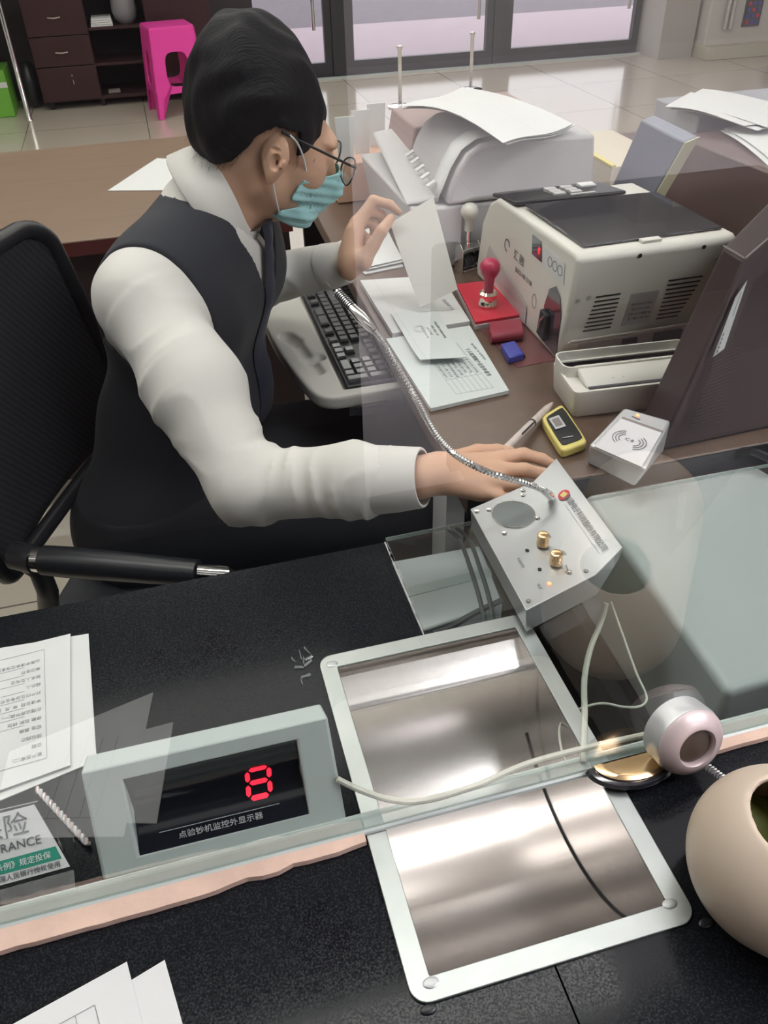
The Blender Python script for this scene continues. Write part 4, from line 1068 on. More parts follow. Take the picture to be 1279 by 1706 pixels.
# ================================================================== behind and around the desk
t = thing('walnut_table', 'long walnut table behind the clerk\'s chair', 'table', (-.9, 2.3, 0))
MB().box(-2.4, .28, 1.885, 2.70, DZ - .035, DZ).build('table_top', 'table', t, world=True, bevel=.003)
MB().box(-2.4, .28, 1.95, 1.97, .10, DZ - .036).build('modesty_panel', 'table_edge', t, world=True)
for x in (-2.3, .22):
    MB().box(x, x + .04, 1.98, 2.65, 0, DZ - .036).build('leg_panel', 'table_edge', t, world=True)
MB().box(-2.4, .28, 1.8835, 1.8845, DZ - .034, DZ - .004).build('edge_band', mat('edge_red', (.09, .02, .02), .4), t, world=True)
paper('loose_sheet', 'white sheet lying on the walnut table behind the clerk\'s neck', quad([(180, 318), (584, 316), (578, 284), (262, 264)], DZ + .001), thick=.001)

# receipt printer
t = thing('passbook_printer', 'big light grey desktop printer with a curved hood beyond the counting machine', 'printer', (.62, 1.7, DZ))
MB().prism([(.470, 1.48, DZ + .001), (.84, 1.48, DZ + .001), (.84, 1.48, .868), (.445, 1.48, .872)], (0, .40, 0)).build('base', 'plastic_lgrey', t, world=True, bevel=.006)
hood = [(.512, .874), (.518, .905), (.530, .935), (.548, .962), (.572, .976), (.61, .980), (.80, .975), (.812, .874)]
MB().prism([(x, 1.475, z) for x, z in hood], (0, .26, 0)).build('hood', 'plastic_lgrey', t, world=True, smooth=True, bevel=.008, seg=3)
MB().prism([(.440, 1.53, .874), (.512, 1.50, .876), (.560, 1.85, .955), (.520, 1.93, .955)][:0] or [(.440, 1.50, .8735), (.505, 1.50, .8735), (.505, 1.50, .886), (.442, 1.50, .880)], (.04, .40, .03)).build('paper_guide', 'plastic_lgrey', t, world=True, bevel=.004)
MB().prism([(.515, 1.74, .874), (.80, 1.74, .874), (.80, 1.74, .965), (.530, 1.74, .950)], (0, .18, 0)).build('rear_housing', mat('warm_grey', (.34, .24, .22), .5), t, world=True, bevel=.004)
for k in range(5):
    MB().box(.0, .018, -.006, .006, 0, .004, Matrix.Translation((.500 - k * .003, 1.70 - k * .045, .905 - k * .002)) @ Matrix.Rotation(-.5, 4, 'Y')).build('key_button', 'paper', t, world=True)
P = [(x, z) for x, z in [(.500, .885), (.511, .908), (.524, .938), (.543, .967), (.570, .983), (.60, .987)]]
MB().faces([(x - .003, y, z + .001) for x, z in P for y in (1.485, 1.540)], [(2 * i, 2 * i + 1, 2 * i + 3, 2 * i + 2) for i in range(5)]).build('receipt_strip', 'paper', t, world=True, smooth=True).modifiers.new('s', 'SOLIDIFY').thickness = .0005
cz0 = lambda u, v: .010 * math.sin(u * 3.0) + .006 * math.sin(v * 4 + 1)
cz = lambda u, v: .022 * math.sin(u * 3.1) * (1 - .5 * v) + .005 * math.sin(v * 5 + 1) - .004
tq = thing('report_stack', 'loose stack of white report pages lying over the grey printer', 'paper', (.66, 1.68, .985))
for k, q in enumerate([[(668, 182), (845, 243), (950, 210), (760, 146)], [(680, 172), (842, 240), (960, 204), (790, 150)], [(665, 178), (838, 240), (955, 202), (770, 141)]]):
    sheet('page', quad(q, .992 + k * .0035), 'paper', tq, .0008, cz, 8)
t = thing('reflection_stand', 'upright cards added for peach and white reflections left of the grey printer', 'card stand', (.46, 1.98, DZ))  # made-up stand imitating reflections in the partition glass
MB().box(.40, .56, 1.93, 2.10, DZ + .001, DZ + .09).build('holder', 'peach', t, world=True, bevel=.003)
for k in range(3):
    MB().prism([(.41 + k * .05, 1.945 + k * .05, DZ + .09), (.445 + k * .05, 1.945 + k * .05, DZ + .09), (.45 + k * .05, 1.945 + k * .05, .935), (.405 + k * .05, 1.945 + k * .05, .935)], (0, .004, 0)).build('card', 'paper', t, world=True)

t = thing('small_monitor', 'tilted small monitor back with a cream side behind the counting machine', 'monitor', (.91, 1.52, DZ))
ma_, mb_, mc_, md_ = at(1068, 200, .985), at(1140, 237, .985), at(1050, 394, .762), at(995, 366, .762)
dv = Vector((.035, .012, .004))
MB().hexa([md_, mc_, mb_, ma_], [md_ + dv, mc_ + dv, mb_ + dv, ma_ + dv]).build('back_cover', mat('slate', (.22, .24, .30), .4), t, world=True, bevel=.003)
MB().hexa([mc_ + Vector((0, -.0015, 0)), mc_ + dv + Vector((0, -.0015, 0)), mb_ + dv + Vector((0, -.0015, 0)), mb_ + Vector((0, -.0015, 0))], [mc_ + Vector((0, -.004, 0)), mc_ + dv + Vector((0, -.004, 0)), mb_ + dv + Vector((0, -.004, 0)), mb_ + Vector((0, -.004, 0))]).build('side_rim', mat('cream_rim', (.72, .72, .50), .5), t, world=True)
MB().box(.88, 1.02, 1.42, 1.66, DZ + .001, DZ + .010).build('foot', 'plastic_lgrey', t, world=True, bevel=.003)
t = thing('cream_carton', 'open cream carton between the printer and the small monitor', 'carton', (.84, 1.80, DZ))
MB().prism([(.95, 1.66, DZ + .001), (1.10, 1.70, DZ + .001), (1.10, 1.95, DZ + .001), (.95, 1.95, DZ + .001)], (0, 0, .10)).build('body', mat('cream_card', (.66, .60, .48), .6), t, world=True, bevel=.002)
MB().prism([(.948, 1.658, DZ + .102), (.960, 1.662, DZ + .102), (.960, 1.952, DZ + .102), (.948, 1.952, DZ + .102)], (0, 0, .004)).build('folded_flap', 'yellow', t, world=True)

t = thing('grey_cabinet', 'light grey cabinet carrying white papers at the upper right', 'cabinet', (1.35, 2.0, 0))
MB().box(1.165, 1.74, 1.70, 1.88, .751, .93).build('body', mat('cab_grey', (.36, .37, .41), .45), t, world=True, bevel=.004)
tq = thing('white_papers', 'upper loose pile of white papers on the light grey cabinet', 'paper', (1.35, 1.9, .935))
for k, q in enumerate([[(1112, 182), (1262, 214), (1340, 190), (1190, 155)], [(1120, 176), (1290, 212), (1360, 180), (1170, 152)], [(1108, 178), (1240, 206), (1300, 196), (1150, 158)]]):
    sheet('page', quad(q, .9325 + k * .003), 'paper', tq, .0008, lambda u, v: .006 * math.sin(u * 4 + v), 6)
t = thing('brown_cabinet', 'brown desk cabinet with papers on top right of the small monitor', 'cabinet', (1.3, 1.45, DZ))
MB().prism([(1.13, 1.10, DZ + .001), (1.72, 1.16, DZ + .001), (1.72, 1.66, DZ + .001), (1.085, 1.66, DZ + .001)], (0, 0, .155)).build('body', mat('brown_panel', (.13, .085, .08), .4), t, world=True, bevel=.003)
tq = thing('white_forms', 'lower loose pile of white forms on the brown cabinet', 'paper', (1.3, 1.5, .91))
for k, q in enumerate([[(1200, 218), (1290, 282), (1400, 260), (1290, 205)], [(1206, 214), (1300, 276), (1400, 250), (1300, 203)]]):
    sheet('page', quad(q, .9085 + k * .003), 'paper', tq, .0008, lambda u, v: .004 * math.sin(u * 4 + v), 6)

# back of the room
t = thing('drawer_cabinet', 'dark mahogany cabinet with chrome handles standing at the back wall', 'cabinet', (-.1, 7.2, 0))
X0, X1, XM, XS, YF = -.70, .58, -.285, .12, 6.98
MB().box(X0, XM, YF + .02, 7.44, .05, .80).box(X0, X1, YF + .01, 7.44, .775, .80).box(XM, X1, 7.41, 7.44, .05, .775).box(XM, X1, YF + .02, 7.44, .05, .075).box(XS, XS + .02, YF + .02, 7.41, .075, .775).box(XS + .02, X1, YF + .04, 7.41, .075, .775).build('body', 'cab', t, world=True)
MB().box(XM, XS, YF + .03, 7.41, .265, .283).build('shelf', 'cab', t, world=True)
MB().box(XM, XS, YF + .03, 7.41, .490, .508).build('shelf', 'cab', t, world=True)
MB().box(XM + .001, XS - .001, 7.40, 7.409, .076, .774).build('back_board', 'cab_in', t, world=True)
for z0_, z1_ in ((.475, .770), (.285, .468)):
    d = MB().box(X0 + .004, XM - .003, YF, YF + .018, z0_, z1_).build('drawer', 'cab', t, world=True, bevel=.002)
    zc = .588 if z0_ > .4 else .374
    MB().tube([(-.535, YF - .002, zc), (-.535, YF - .022, zc), (-.495, YF - .026, zc - .004), (-.455, YF - .022, zc), (-.455, YF - .002, zc)], .0055, 8).build('handle', 'chrome', d, world=True, smooth=True)
d = MB().box(X0 + .004, XM - .003, YF, YF + .018, .060, .278).build('cupboard_door', 'cab', t, world=True, bevel=.002)
MB().box(-.463, -.459, YF - .003, YF, .165, .195).build('key', 'chrome', d, world=True)
MB().lathe([(0, 0), (.007, 0), (.007, .003), (0, .003)], (-.462, YF, .222), (0, -1, 0), 12).build('lock', 'rim', d, world=True)
MB().box(XS + .004, X1 - .003, YF, YF + .018, .060, .770).build('panel_door', 'cab', t, world=True, bevel=.002)
for x in (X0 + .05, XM, X1 - .05):
    MB().lathe([(0, 0), (.018, 0), (.018, .048), (0, .048)], (x, YF + .06, .001), (0, 0, 1), 12).build('foot', 'black', t, world=True)
for k in range(4):
    o = MB().box(-.262 + k * .003, -.11 - k * .002, 7.02, 7.25, .5085 + k * .0125, .5195 + k * .0125).build('paper_pack', 'paper', bevel=.001)
    tag(o, 'one of the four flat white packs stacked on the upper shelf of the mahogany cabinet', 'paper pack', 'white packs on the cabinet shelf')
t = thing('round_vase', 'grey round-bellied jar standing beside the white packs on the cabinet shelf', 'jar', (-.015, 7.12, .509))
MB().lathe([(0, 0), (.045, 0), (.075, .03), (.088, .08), (.085, .15), (.070, .20), (.062, .21), (.066, .20), (.080, .15), (.083, .08), (0, .01)]).build('bowl', mat('jar_grey', (.22, .21, .22), .35), t, smooth=True)
o = MB().box(-.235, -.15, 7.03, 7.12, .0765, .093).build('small_tin', 'rim', bevel=.003); tag(o, 'small dull tin on the bottom shelf of the mahogany cabinet', 'tin')

# pink stool
t = thing('plastic_stool', 'bright pink plastic stool standing before the mahogany cabinet', 'stool', (.245, 6.62, 0), math.radians(8))
TW, BW, SH = .155, .190, .555
def hw(z): return BW + (TW - BW) * z / SH
def wallp(side, u, z, off=0.0):
    """point on one of four splayed walls: u runs -1..1 across"""
    h = hw(z); c = [(u * h, -h + off), (h - off, u * h), (-u * h, h - off), (-h + off, -u * h)][side]
    return Vector((c[0], c[1], z))
def wallshape():
    n = 36; f = []
    inner = []
    for k in range(n):
        a = 2 * PI * k / n; q = lambda v: math.copysign(abs(v) ** .55, v)
        inner.append((.47 * q(math.cos(a)) , .300 + .105 * q(math.sin(a))))
    return inner
inn = wallshape()
for sd in range(4):
    outl = []
    n = 36
    key_pts = [(1, .30), (1, SH - .012), (0, SH - .012), (-1, SH - .012), (-1, .30), (-1, .002), (-.80, .002), (-.74, .11), (-.55, .150), (0, .155), (.55, .150), (.74, .11), (.80, .002), (1, .002)]
    # resample outline to n points by angle around the hole centre
    import itertools
    pts = []
    L_ = []
    for i in range(len(key_pts)):
        a, c = key_pts[i], key_pts[(i + 1) % len(key_pts)]
        for k in range(12): L_.append((a[0] + (c[0] - a[0]) * k / 12, a[1] + (c[1] - a[1]) * k / 12))
    bmf = MB()
    outer = L_; m_ = len(outer)
    ang = lambda p: math.atan2((p[1] - .30) / .105, p[0] / .47)
    innr = [inn[int(round(((ang(p) % (2 * PI)) / (2 * PI)) * n)) % n] for p in outer]
    vs = [wallp(sd, *p) for p in outer] + [wallp(sd, *p) for p in innr] + [wallp(sd, p[0], p[1], .009) for p in outer] + [wallp(sd, p[0], p[1], .009) for p in innr]
    fs = []
    for i in range(m_):
        j = (i + 1) % m_
        fs += [(i, j, m_ + j, m_ + i), (2 * m_ + j, 2 * m_ + i, 3 * m_ + i, 3 * m_ + j), (m_ + i, m_ + j, 3 * m_ + j, 3 * m_ + i), (j, i, 2 * m_ + i, 2 * m_ + j)]
    bmf.faces(vs, fs)
    bmesh.ops.remove_doubles(bmf.bm, verts=bmf.bm.verts[:], dist=.0004)
    bmf.build('leg_panel', 'pink', t, smooth=True, angle=50)
MB().rings([rrect(-TW, TW, -TW, TW, .02, 5, SH - .016), rrect(-TW + .002, TW - .002, -TW + .002, TW - .002, .02, 5, SH - .004), rrect(-TW + .03, TW - .03, -TW + .03, TW - .03, .02, 5, SH), rrect(-.02, .02, -.02, .02, .008, 5, SH - .002)]).build('seat', 'pink', t, smooth=True)

t = thing('green_carton', 'bright green carton on the floor at the upper left edge', 'carton', (-1.10, 7.05, 0))
MB().box(-1.30, -.905, 6.90, 7.25, .001, .30).build('body', 'green_box', t, world=True, bevel=.004)
MB().box(-1.30, -.9045, 6.8985, 6.90, .19, .225).build('white_band', 'paper', t, world=True)
t = thing('bottle_crate', 'dark green bag standing on top of the green carton', 'bag', (-1.1, 7.1, .301))
MB().hexa([(-1.28, 6.93, .3015), (-.93, 6.93, .3015), (-.95, 7.2, .3015), (-1.28, 7.2, .3015)], [(-1.24, 6.98, .50), (-1.02, 6.98, .46), (-1.0, 7.15, .48), (-1.24, 7.15, .50)]).build('body', mat('bag_green', (.05, .10, .03), .5), t, world=True, bevel=.02)
t = thing('steel_leg_table', 'table on shiny chrome tube legs at the upper left edge', 'table', (-1.2, 6.75, 0))
MB().box(-1.75, -.72, 6.66, 7.3, .74, .765).build('table_top', 'white_metal', t, world=True, bevel=.003)
for x, y in ((-.80, 6.75), (-1.68, 6.75), (-1.68, 7.25)):
    MB().tube([(x, y, .001), (x, y, .008), (x, y, .74)], [.022, .017, .017], 16).build('leg', 'chrome', t, world=True, smooth=True)
t = thing('dark_sack', 'dark blotched bag on the floor between the chrome table leg and the mahogany cabinet', 'bag', (-.78, 7.15, 0))
MB().ell((-.775, 7.15, .16), (.07, .10, .158)).build('body', 'black', t, world=True, smooth=True)

for (px, py, lab) in ((667, 178, 'left one of two slim chrome posts standing before the glass doors'), (784, 150, 'right one of two slim chrome posts standing before the glass doors')):
    p = at(px, py, 0)
    t = thing('chrome_post', lab, 'post', (p.x, p.y, 0))
    MB().lathe([(0, .001), (.09, .001), (.09, .008), (.016, .02), (.013, .04), (.013, .36), (.020, .37), (.020, .385), (0, .39)]).build('pole', 'chrome', t, smooth=True)
t = thing('service_terminal', 'white self-service terminal with chrome grips near the glass doors', 'terminal', (4.98, 7.1, 0))
MB().box(4.66, 5.30, 6.92, 7.40, .001, 1.30).build('cabinet', 'white_metal', t, world=True, bevel=.01)
MB().box(4.645, 5.34, 6.82, 7.42, .001, .10).build('plinth', mat('plinth', (.52, .50, .38), .5), t, world=True, bevel=.005)
for x in (4.80, 4.85): MB().tube([(x, 6.88, .22), (x, 6.885, .55)], .016, 12).build('grip', 'chrome', t, world=True, smooth=True)
k_ = MB().box(4.98, 5.14, 6.905, 6.921, .22, .50).build('keypad_panel', 'atm_panel', t, world=True)
for i in range(3):
    for j in range(4): MB().box(5.0 + i * .045, 5.03 + i * .045, 6.899, 6.9045, .24 + j * .045, .265 + j * .045).build('button', 'blue' if (i + j) % 3 else 'red', k_, world=True)

# ================================================================== office chair
t = thing('office_chair', 'black mesh-backed office chair the clerk is sitting in', 'chair', (-.12, 1.2, 0))
bn, bf, tf, tn = Vector((-.300, .945, .60)), Vector((-.115, 1.36, .60)), Vector((-.172, 1.275, .985)), Vector((-.345, .87, 1.01))
nb = (bf - bn).cross(tn - bn).normalized()
b = MB(); n = 14; vs = []
def backp(u, v):
    p = (bn * (1 - u) + bf * u) * (1 - v) + (tn * (1 - u) + tf * u) * v
    k = .06
    return p - nb * (.035 * (1 - (2 * u - 1) ** 2)) * (1 if nb.x > 0 else -1)
def rr_uv(k=.10, n=6):
    out = []
    for cx, cy, a0 in ((1 - k, 1 - k, 0), (k, 1 - k, 90), (k, k, 180), (1 - k, k, 270)):
        for i in range(n + 1):
            a = math.radians(a0 + 90 * i / n); out.append((cx + k * math.cos(a), cy + k * math.sin(a)))
    return out
MB().tube([backp(*p) for p in rr_uv()] + [backp(*rr_uv()[0])], .013, 10).build('back_frame', 'black', t, world=True, smooth=True)
n = 24; vs = []
for j in range(n + 1):
    for i in range(n + 1):
        u, v = .01 + .98 * i / n, .01 + .98 * j / n
        k = .08
        if u < k and v > 1 - k: pass
        vs.append(backp(u, v))
N = n + 1
mm_ = MB().faces(vs, [(j * N + i, j * N + i + 1, (j + 1) * N + i + 1, (j + 1) * N + i) for j in range(n) for i in range(n) if not ((i < 1 or i > n - 2) and (j < 1 or j > n - 2))])
mo = mm_.build('mesh_back', None or mat('mesh_ribbed', (.012, .013, .018), .6), t, world=True, smooth=True, angle=180)
mo.modifiers.new('s', 'SOLIDIFY').thickness = .003
nt = mo.data.materials[0].node_tree; tcn = _n(nt, 'ShaderNodeTexCoord'); wv = _n(nt, 'ShaderNodeTexWave'); wv.bands_direction = 'DIAGONAL'; wv.inputs['Scale'].default_value = 42; wv.inputs['Distortion'].default_value = .4
rp = _n(nt, 'ShaderNodeMix', data_type='RGBA'); rp.inputs[6].default_value = (.008, .009, .013, 1); rp.inputs[7].default_value = (.026, .027, .032, 1)
nt.links.new(tcn.outputs['Object'], wv.inputs[0]); nt.links.new(wv.outputs[1], rp.inputs[0]); nt.links.new(rp.outputs[2], nt.nodes['Principled BSDF'].inputs['Base Color'])
seat = MB().prism([(-.30, .98, .43), (.16, .83, .43), (.22, 1.26, .43), (-.12, 1.42, .43)], (0, 0, .06)); seat.build('seat', 'mesh', t, world=True, bevel=.02, seg=3)
MB().lathe([(0, .08), (.03, .08), (.03, .43), (0, .43)], (0, -.05, 0), (0, 0, 1), 16).build('gas_column', 'black', t, smooth=True)
for k in range(5):
    a = k * 2 * PI / 5 + .3
    MB().tube([(0, -.05, .10), (.30 * math.cos(a), -.05 + .30 * math.sin(a), .07)], [.024, .014], 10).build('base_arm', 'black', t, smooth=True)
    MB().lathe([(0, -.012), (.025, -.012), (.025, .012), (0, .012)], (.30 * math.cos(a), -.05 + .30 * math.sin(a), .026), (math.sin(a), -math.cos(a), 0), 16).build('caster', 'black', t, smooth=True)
ar = [at(24, 925, .665), at(60, 932, .665), at(330, 955, .665)]
MB().tube([ar[0] + Vector((-.002, 0, 0)), ar[0], ar[1]], [.014, .019, .020], 16).build('arm_joint', 'black', t, world=True, smooth=True)
MB().tube([ar[1], ar[1].lerp(ar[2], .05)], .0175, 16).build('arm_ring', 'chrome', t, world=True, smooth=True)
MB().tube([ar[1].lerp(ar[2], .05), ar[1].lerp(ar[2], .2), ar[2]], [.020, .021, .018], 16).build('arm_pad', 'black', t, world=True, smooth=True)
MB().tube([ar[2], at(372, 958, .66), at(400, 975, .62), at(410, 1000, .5)], [.0125, .013, .013, .013], 14).build('arm_tube', 'chrome', t, world=True, smooth=True)
MB().tube([at(35, 930, .655), at(66, 950, .64), at(80, 985, .60), at(82, 1030, .50), at(95, 1060, .46)], .0145, 12).build('arm_support', 'frame_dark', t, world=True, smooth=True)

# ================================================================== the clerk
_y, _t, _ro = math.radians(5), math.radians(25), math.radians(-5)
HF = np.array([math.cos(_y) * math.cos(_t), math.sin(_y) * math.cos(_t), -math.sin(_t)])
_R0 = np.array([math.sin(_y), -math.cos(_y), 0.0]); _U0 = np.cross(_R0, HF)
HR = _R0 * math.cos(_ro) + _U0 * math.sin(_ro); HU = -_R0 * math.sin(_ro) + _U0 * math.cos(_ro)
EAR = np.array([.1655, 1.1865, 1.0625])
HC = EAR - HR * .078
HB = np.stack([HF, HR, HU], 1)           # columns
def hd(a, b, c): return HC + HF * a + HR * b + HU * c
def tohead(p): return (p - HC) @ HB
SL = np.array([.48, .875, .05]); SL /= np.linalg.norm(SL)      # towards his left
SF = np.array([.875, -.48, 0.0]); SF /= np.linalg.norm(SF)     # chest direction
NB = np.array([.070, 1.270, .985])
SHR, SHL = np.array([-.053, 1.127, .925]), np.array([.118, 1.440, .955])
ELR, WRR = np.array([.040, .885, .745]), np.array([.240, .766, .797])
ELL, WRL = np.array([.125, 1.440, .790]), np.array([.279, 1.322, .850])
CC = np.array([.030, 1.275, .865]); BE = np.array([-.020, 1.245, .68]); PE = np.array([-.080, 1.20, .53])
def A3(v): return np.array([v[0], v[1], v[2]])


def finger(p, J, r):
    d = None
    for i in range(len(J) - 1):
        e = s_rc(p, J[i], J[i + 1], r[i], r[i + 1]); d = e if d is None else smin(d, e, .003)
    return d


def U3(px, py, z): return A3(at(px, py, z))
RH = {  # right hand, palm down on the desk
    'index': [U3(836, 764, .790), U3(872, 757, .790), U3(903, 765, .780), U3(925, 776, .767)],
    'middle': [U3(830, 783, .792), U3(873, 783, .792), U3(904, 790, .779), U3(922, 800, .767)],
    'ring': [U3(818, 802, .789), U3(858, 808, .787), U3(886, 817, .774), U3(900, 823, .765)],
    'little': [U3(800, 818, .782), U3(833, 828, .779), U3(854, 836, .769), U3(864, 840, .765)],
    'thumb': [U3(752, 768, .785), U3(795, 754, .776), U3(828, 752, .770), U3(850, 752, .768)]}
LHN = {  # left hand, pinching the sheet
    'index': [U3(594, 372, .915), U3(622, 334, .945), U3(650, 341, .937), U3(664, 353, .925)],
    'middle': [U3(588, 386, .905), U3(614, 350, .930), U3(636, 358, .918), U3(640, 370, .905)],
    'ring': [U3(584, 400, .893), U3(607, 365, .912), U3(624, 376, .900), U3(622, 388, .889)],
    'little': [U3(582, 413, .882), U3(600, 385, .893), U3(611, 396, .884), U3(607, 405, .877)],
    'thumb': [U3(606, 436, .868), U3(622, 408, .892), U3(636, 385, .912), U3(651, 364, .925)]}


def hand(p, W, H, palmn):
    d = None
    for n_, r in (('index', (.0100, .0088, .0078, .0065)), ('middle', (.0102, .0090, .0080, .0066)), ('ring', (.0098, .0085, .0074, .0062)), ('little', (.0090, .0075, .0066, .0056)), ('thumb', (.0125, .0112, .0098, .0076))):
        e = finger(p, H[n_], r); d = e if d is None else smin(d, e, .0022)
    pm = None
    for n_, f in (('index', .010), ('middle', .004), ('ring', -.004), ('little', -.011)):
        K = H[n_][0]; lat = (H['index'][0] - H['little'][0]); lat = lat / np.linalg.norm(lat)
        e = s_rc(p, W + lat * f, K - palmn * .002, .0175, .0115); pm = e if pm is None else smin(pm, e, .010)
    pm = smin(pm, s_rc(p, W, H['thumb'][0], .017, .0135), .012)
    return smin(d, pm, .006)


def f_body(p):
    h = tohead(p)
    cran = s_el(h, (-.024, 0, .038), (.089, .075, .072))
    face = s_el(h, (.038, 0, -.014), (.060, .061, .076))
    jaw = smin(s_rc(h, (.002, .048, -.045), (.068, .012, -.078), .023, .017), s_rc(h, (.002, -.048, -.045), (.068, -.012, -.078), .023, .017), .02)
    d = smin(smin(cran, face, .025), jaw, .03)
    d = smin(d, s_el(h, (.078, 0, .034), (.018, .048, .012)), .012)
    d = smax(d, -s_el(h, (.104, .031, .014), (.018, .019, .014)), .010)
    d = smax(d, -s_el(h, (.104, -.031, .014), (.018, .019, .014)), .010)
    d = np.minimum(d, s_el(h, (.080, .031, .013), (.011, .011, .011))); d = np.minimum(d, s_el(h, (.080, -.031, .013), (.011, .011, .011)))
    d = smin(d, s_rc(h, (.093, 0, .016), (.112, 0, -.022), .007, .011), .010)
    d = smin(d, s_el(h, (.092, 0, -.052), (.010, .022, .008)), .006)
    d = smin(d, s_el(h, (.055, .046, -.012), (.026, .018, .020)), .02); d = smin(d, s_el(h, (.055, -.046, -.012), (.026, .018, .020)), .02)
    neck = smin(s_rc(p, hd(-.030, 0, -.040), NB, .052, .060), s_rc(p, hd(.012, 0, -.085), NB + SF * .012, .034, .050), .03)
    d = smin(d, neck, .030)
    tor = smin(s_rc(p, SHR - np.array([0, 0, .02]), SHL - np.array([0, 0, .02]), .030, .030), s_rc(p, NB, CC, .048, .075), .02)
    tor = smin(tor, s_rc(p, CC, PE, .075, .08), .02)
    d = smin(d, tor, .012)
    arm = smin(s_rc(p, SHR, ELR, .040, .034), s_rc(p, ELR, WRR, .034, .0225), .02)
    wt = U3(725, 790, .797)
    arm = smin(arm, smin(s_rc(p, WRR, wt, .0235, .0220), s_rc(p, WRR + np.array([.0, .012, -.002]), wt + np.array([0, .009, 0]), .0200, .0200), .01), .012)
    d = smin(d, arm, .02)
    wr = U3(735, 788, .797)
    d = smin(d, hand(p, wr, RH, np.array([0, 0, 1.0])), .010)
    arm = smin(s_rc(p, SHL, ELL, .038, .032), s_rc(p, ELL, WRL, .032, .0225), .02)
    d = smin(d, arm, .02)
    d = smin(d, hand(p, U3(584, 438, .862), LHN, np.array([-.3, -.5, .3])), .010)
    for s_ in (-1, 1):
        hip = PE + SL * .085 * s_; kn = np.array([.33, 1.02, .535]) if s_ < 0 else np.array([.36, 1.28, .535]); ft = kn + np.array([-.04, .02, -.47])
        d = smin(d, smin(s_rc(p, hip, kn, .06, .045), s_rc(p, kn, ft, .042, .03), .02), .03)
        d = smin(d, s_rc(p, ft + np.array([0, 0, -.03]), ft + np.array([.14, -.02, -.045]), .03, .02), .02)
    return d


def f_ear(s_):
    def fn(p):
        h = tohead(p)
        q = h * np.array([1, s_, 1]); q = q - np.array([-.006, .079, -.001])
        c_, s2 = math.cos(.50), math.sin(.50)
        q = np.stack([q[:, 0] * c_ + q[:, 1] * s2, -q[:, 0] * s2 + q[:, 1] * c_, q[:, 2]], 1)
        c_, s2 = math.cos(-.16), math.sin(-.16)
        q = np.stack([q[:, 0] * c_ - q[:, 2] * s2, q[:, 1], q[:, 0] * s2 + q[:, 2] * c_], 1)
        x, y, z = q[:, 0], q[:, 1], q[:, 2]
        wd = np.interp(z, [-.036, -.022, .004, .034], [.52, .66, 1.0, .95])
        xs = x / wd
        e = s_el(np.stack([xs, y, z], 1), (0, 0, 0), (.0205, .0075, .0345))
        rad = np.sqrt((xs / .0205) ** 2 + (z / .0345) ** 2)
        # scapha groove just inside the rolled helix, deep concha, tragus
        up = np.clip((z + .016) / .012, 0, 1) * np.clip((.012 - x) / .006, 0, 1)
        e = smax(e, -(np.sqrt(((rad - .70) * .020) ** 2 + (y - .0085) ** 2) - .0034 * up), .0015)
        e = smax(e, -s_el(q, (.0035, .0105, -.003), (.0078, .0105, .0125)), .0015)
        e = smax(e, -s_el(q, (.0015, .0095, .0125), (.0085, .0050, .0050)), .0015)
        e = smin(e, s_rc(q, (.0135, .0035, -.001), (.0115, .0050, -.006), .0042, .0036), .002)
        return e
    return fn


def f_torso(p, g=0.0):
    sh = np.zeros(len(p))
    d = s_rc(p, CC - SL * .085, CC + SL * .085, .108, .108)
    d = smin(d, s_rc(p, BE - SL * .055, BE + SL * .055, .112, .112), .08)
    d = smin(d, s_rc(p, PE - SL * .075, PE + SL * .075, .118, .118), .08)
    d = smin(d, smin(s_rc(p, SHR - np.array([0, 0, .006]), NB - np.array([0, 0, .025]), .052, .062), s_rc(p, SHL, NB - np.array([0, 0, .025]), .058, .062), .04), .06)
    return d - g


def folds(p, A, B, amp, k, ph=0.0):
    a = np.array(A, float); ba = np.array(B, float) - a; l = np.linalg.norm(ba); u = ba / l
    q = p - a; s_ = q @ u; r = q - s_[:, None] * u
    n1 = np.cross(u, [0, 0, 1.0]); n1 /= np.linalg.norm(n1); n2 = np.cross(u, n1)
    th = np.arctan2(r @ n1, r @ n2)
    wv_ = np.abs(np.sin(.5 * (k * s_ + 1.6 * np.sin(th + ph) + 2.2 * np.sin(9 * s_ / l + th)))) ** .55 * -2 + 1.2
    wv_ = wv_ * (.5 + .5 * np.sin(2 * th + ph + 5 * s_ / l)) * -1
    return amp * wv_


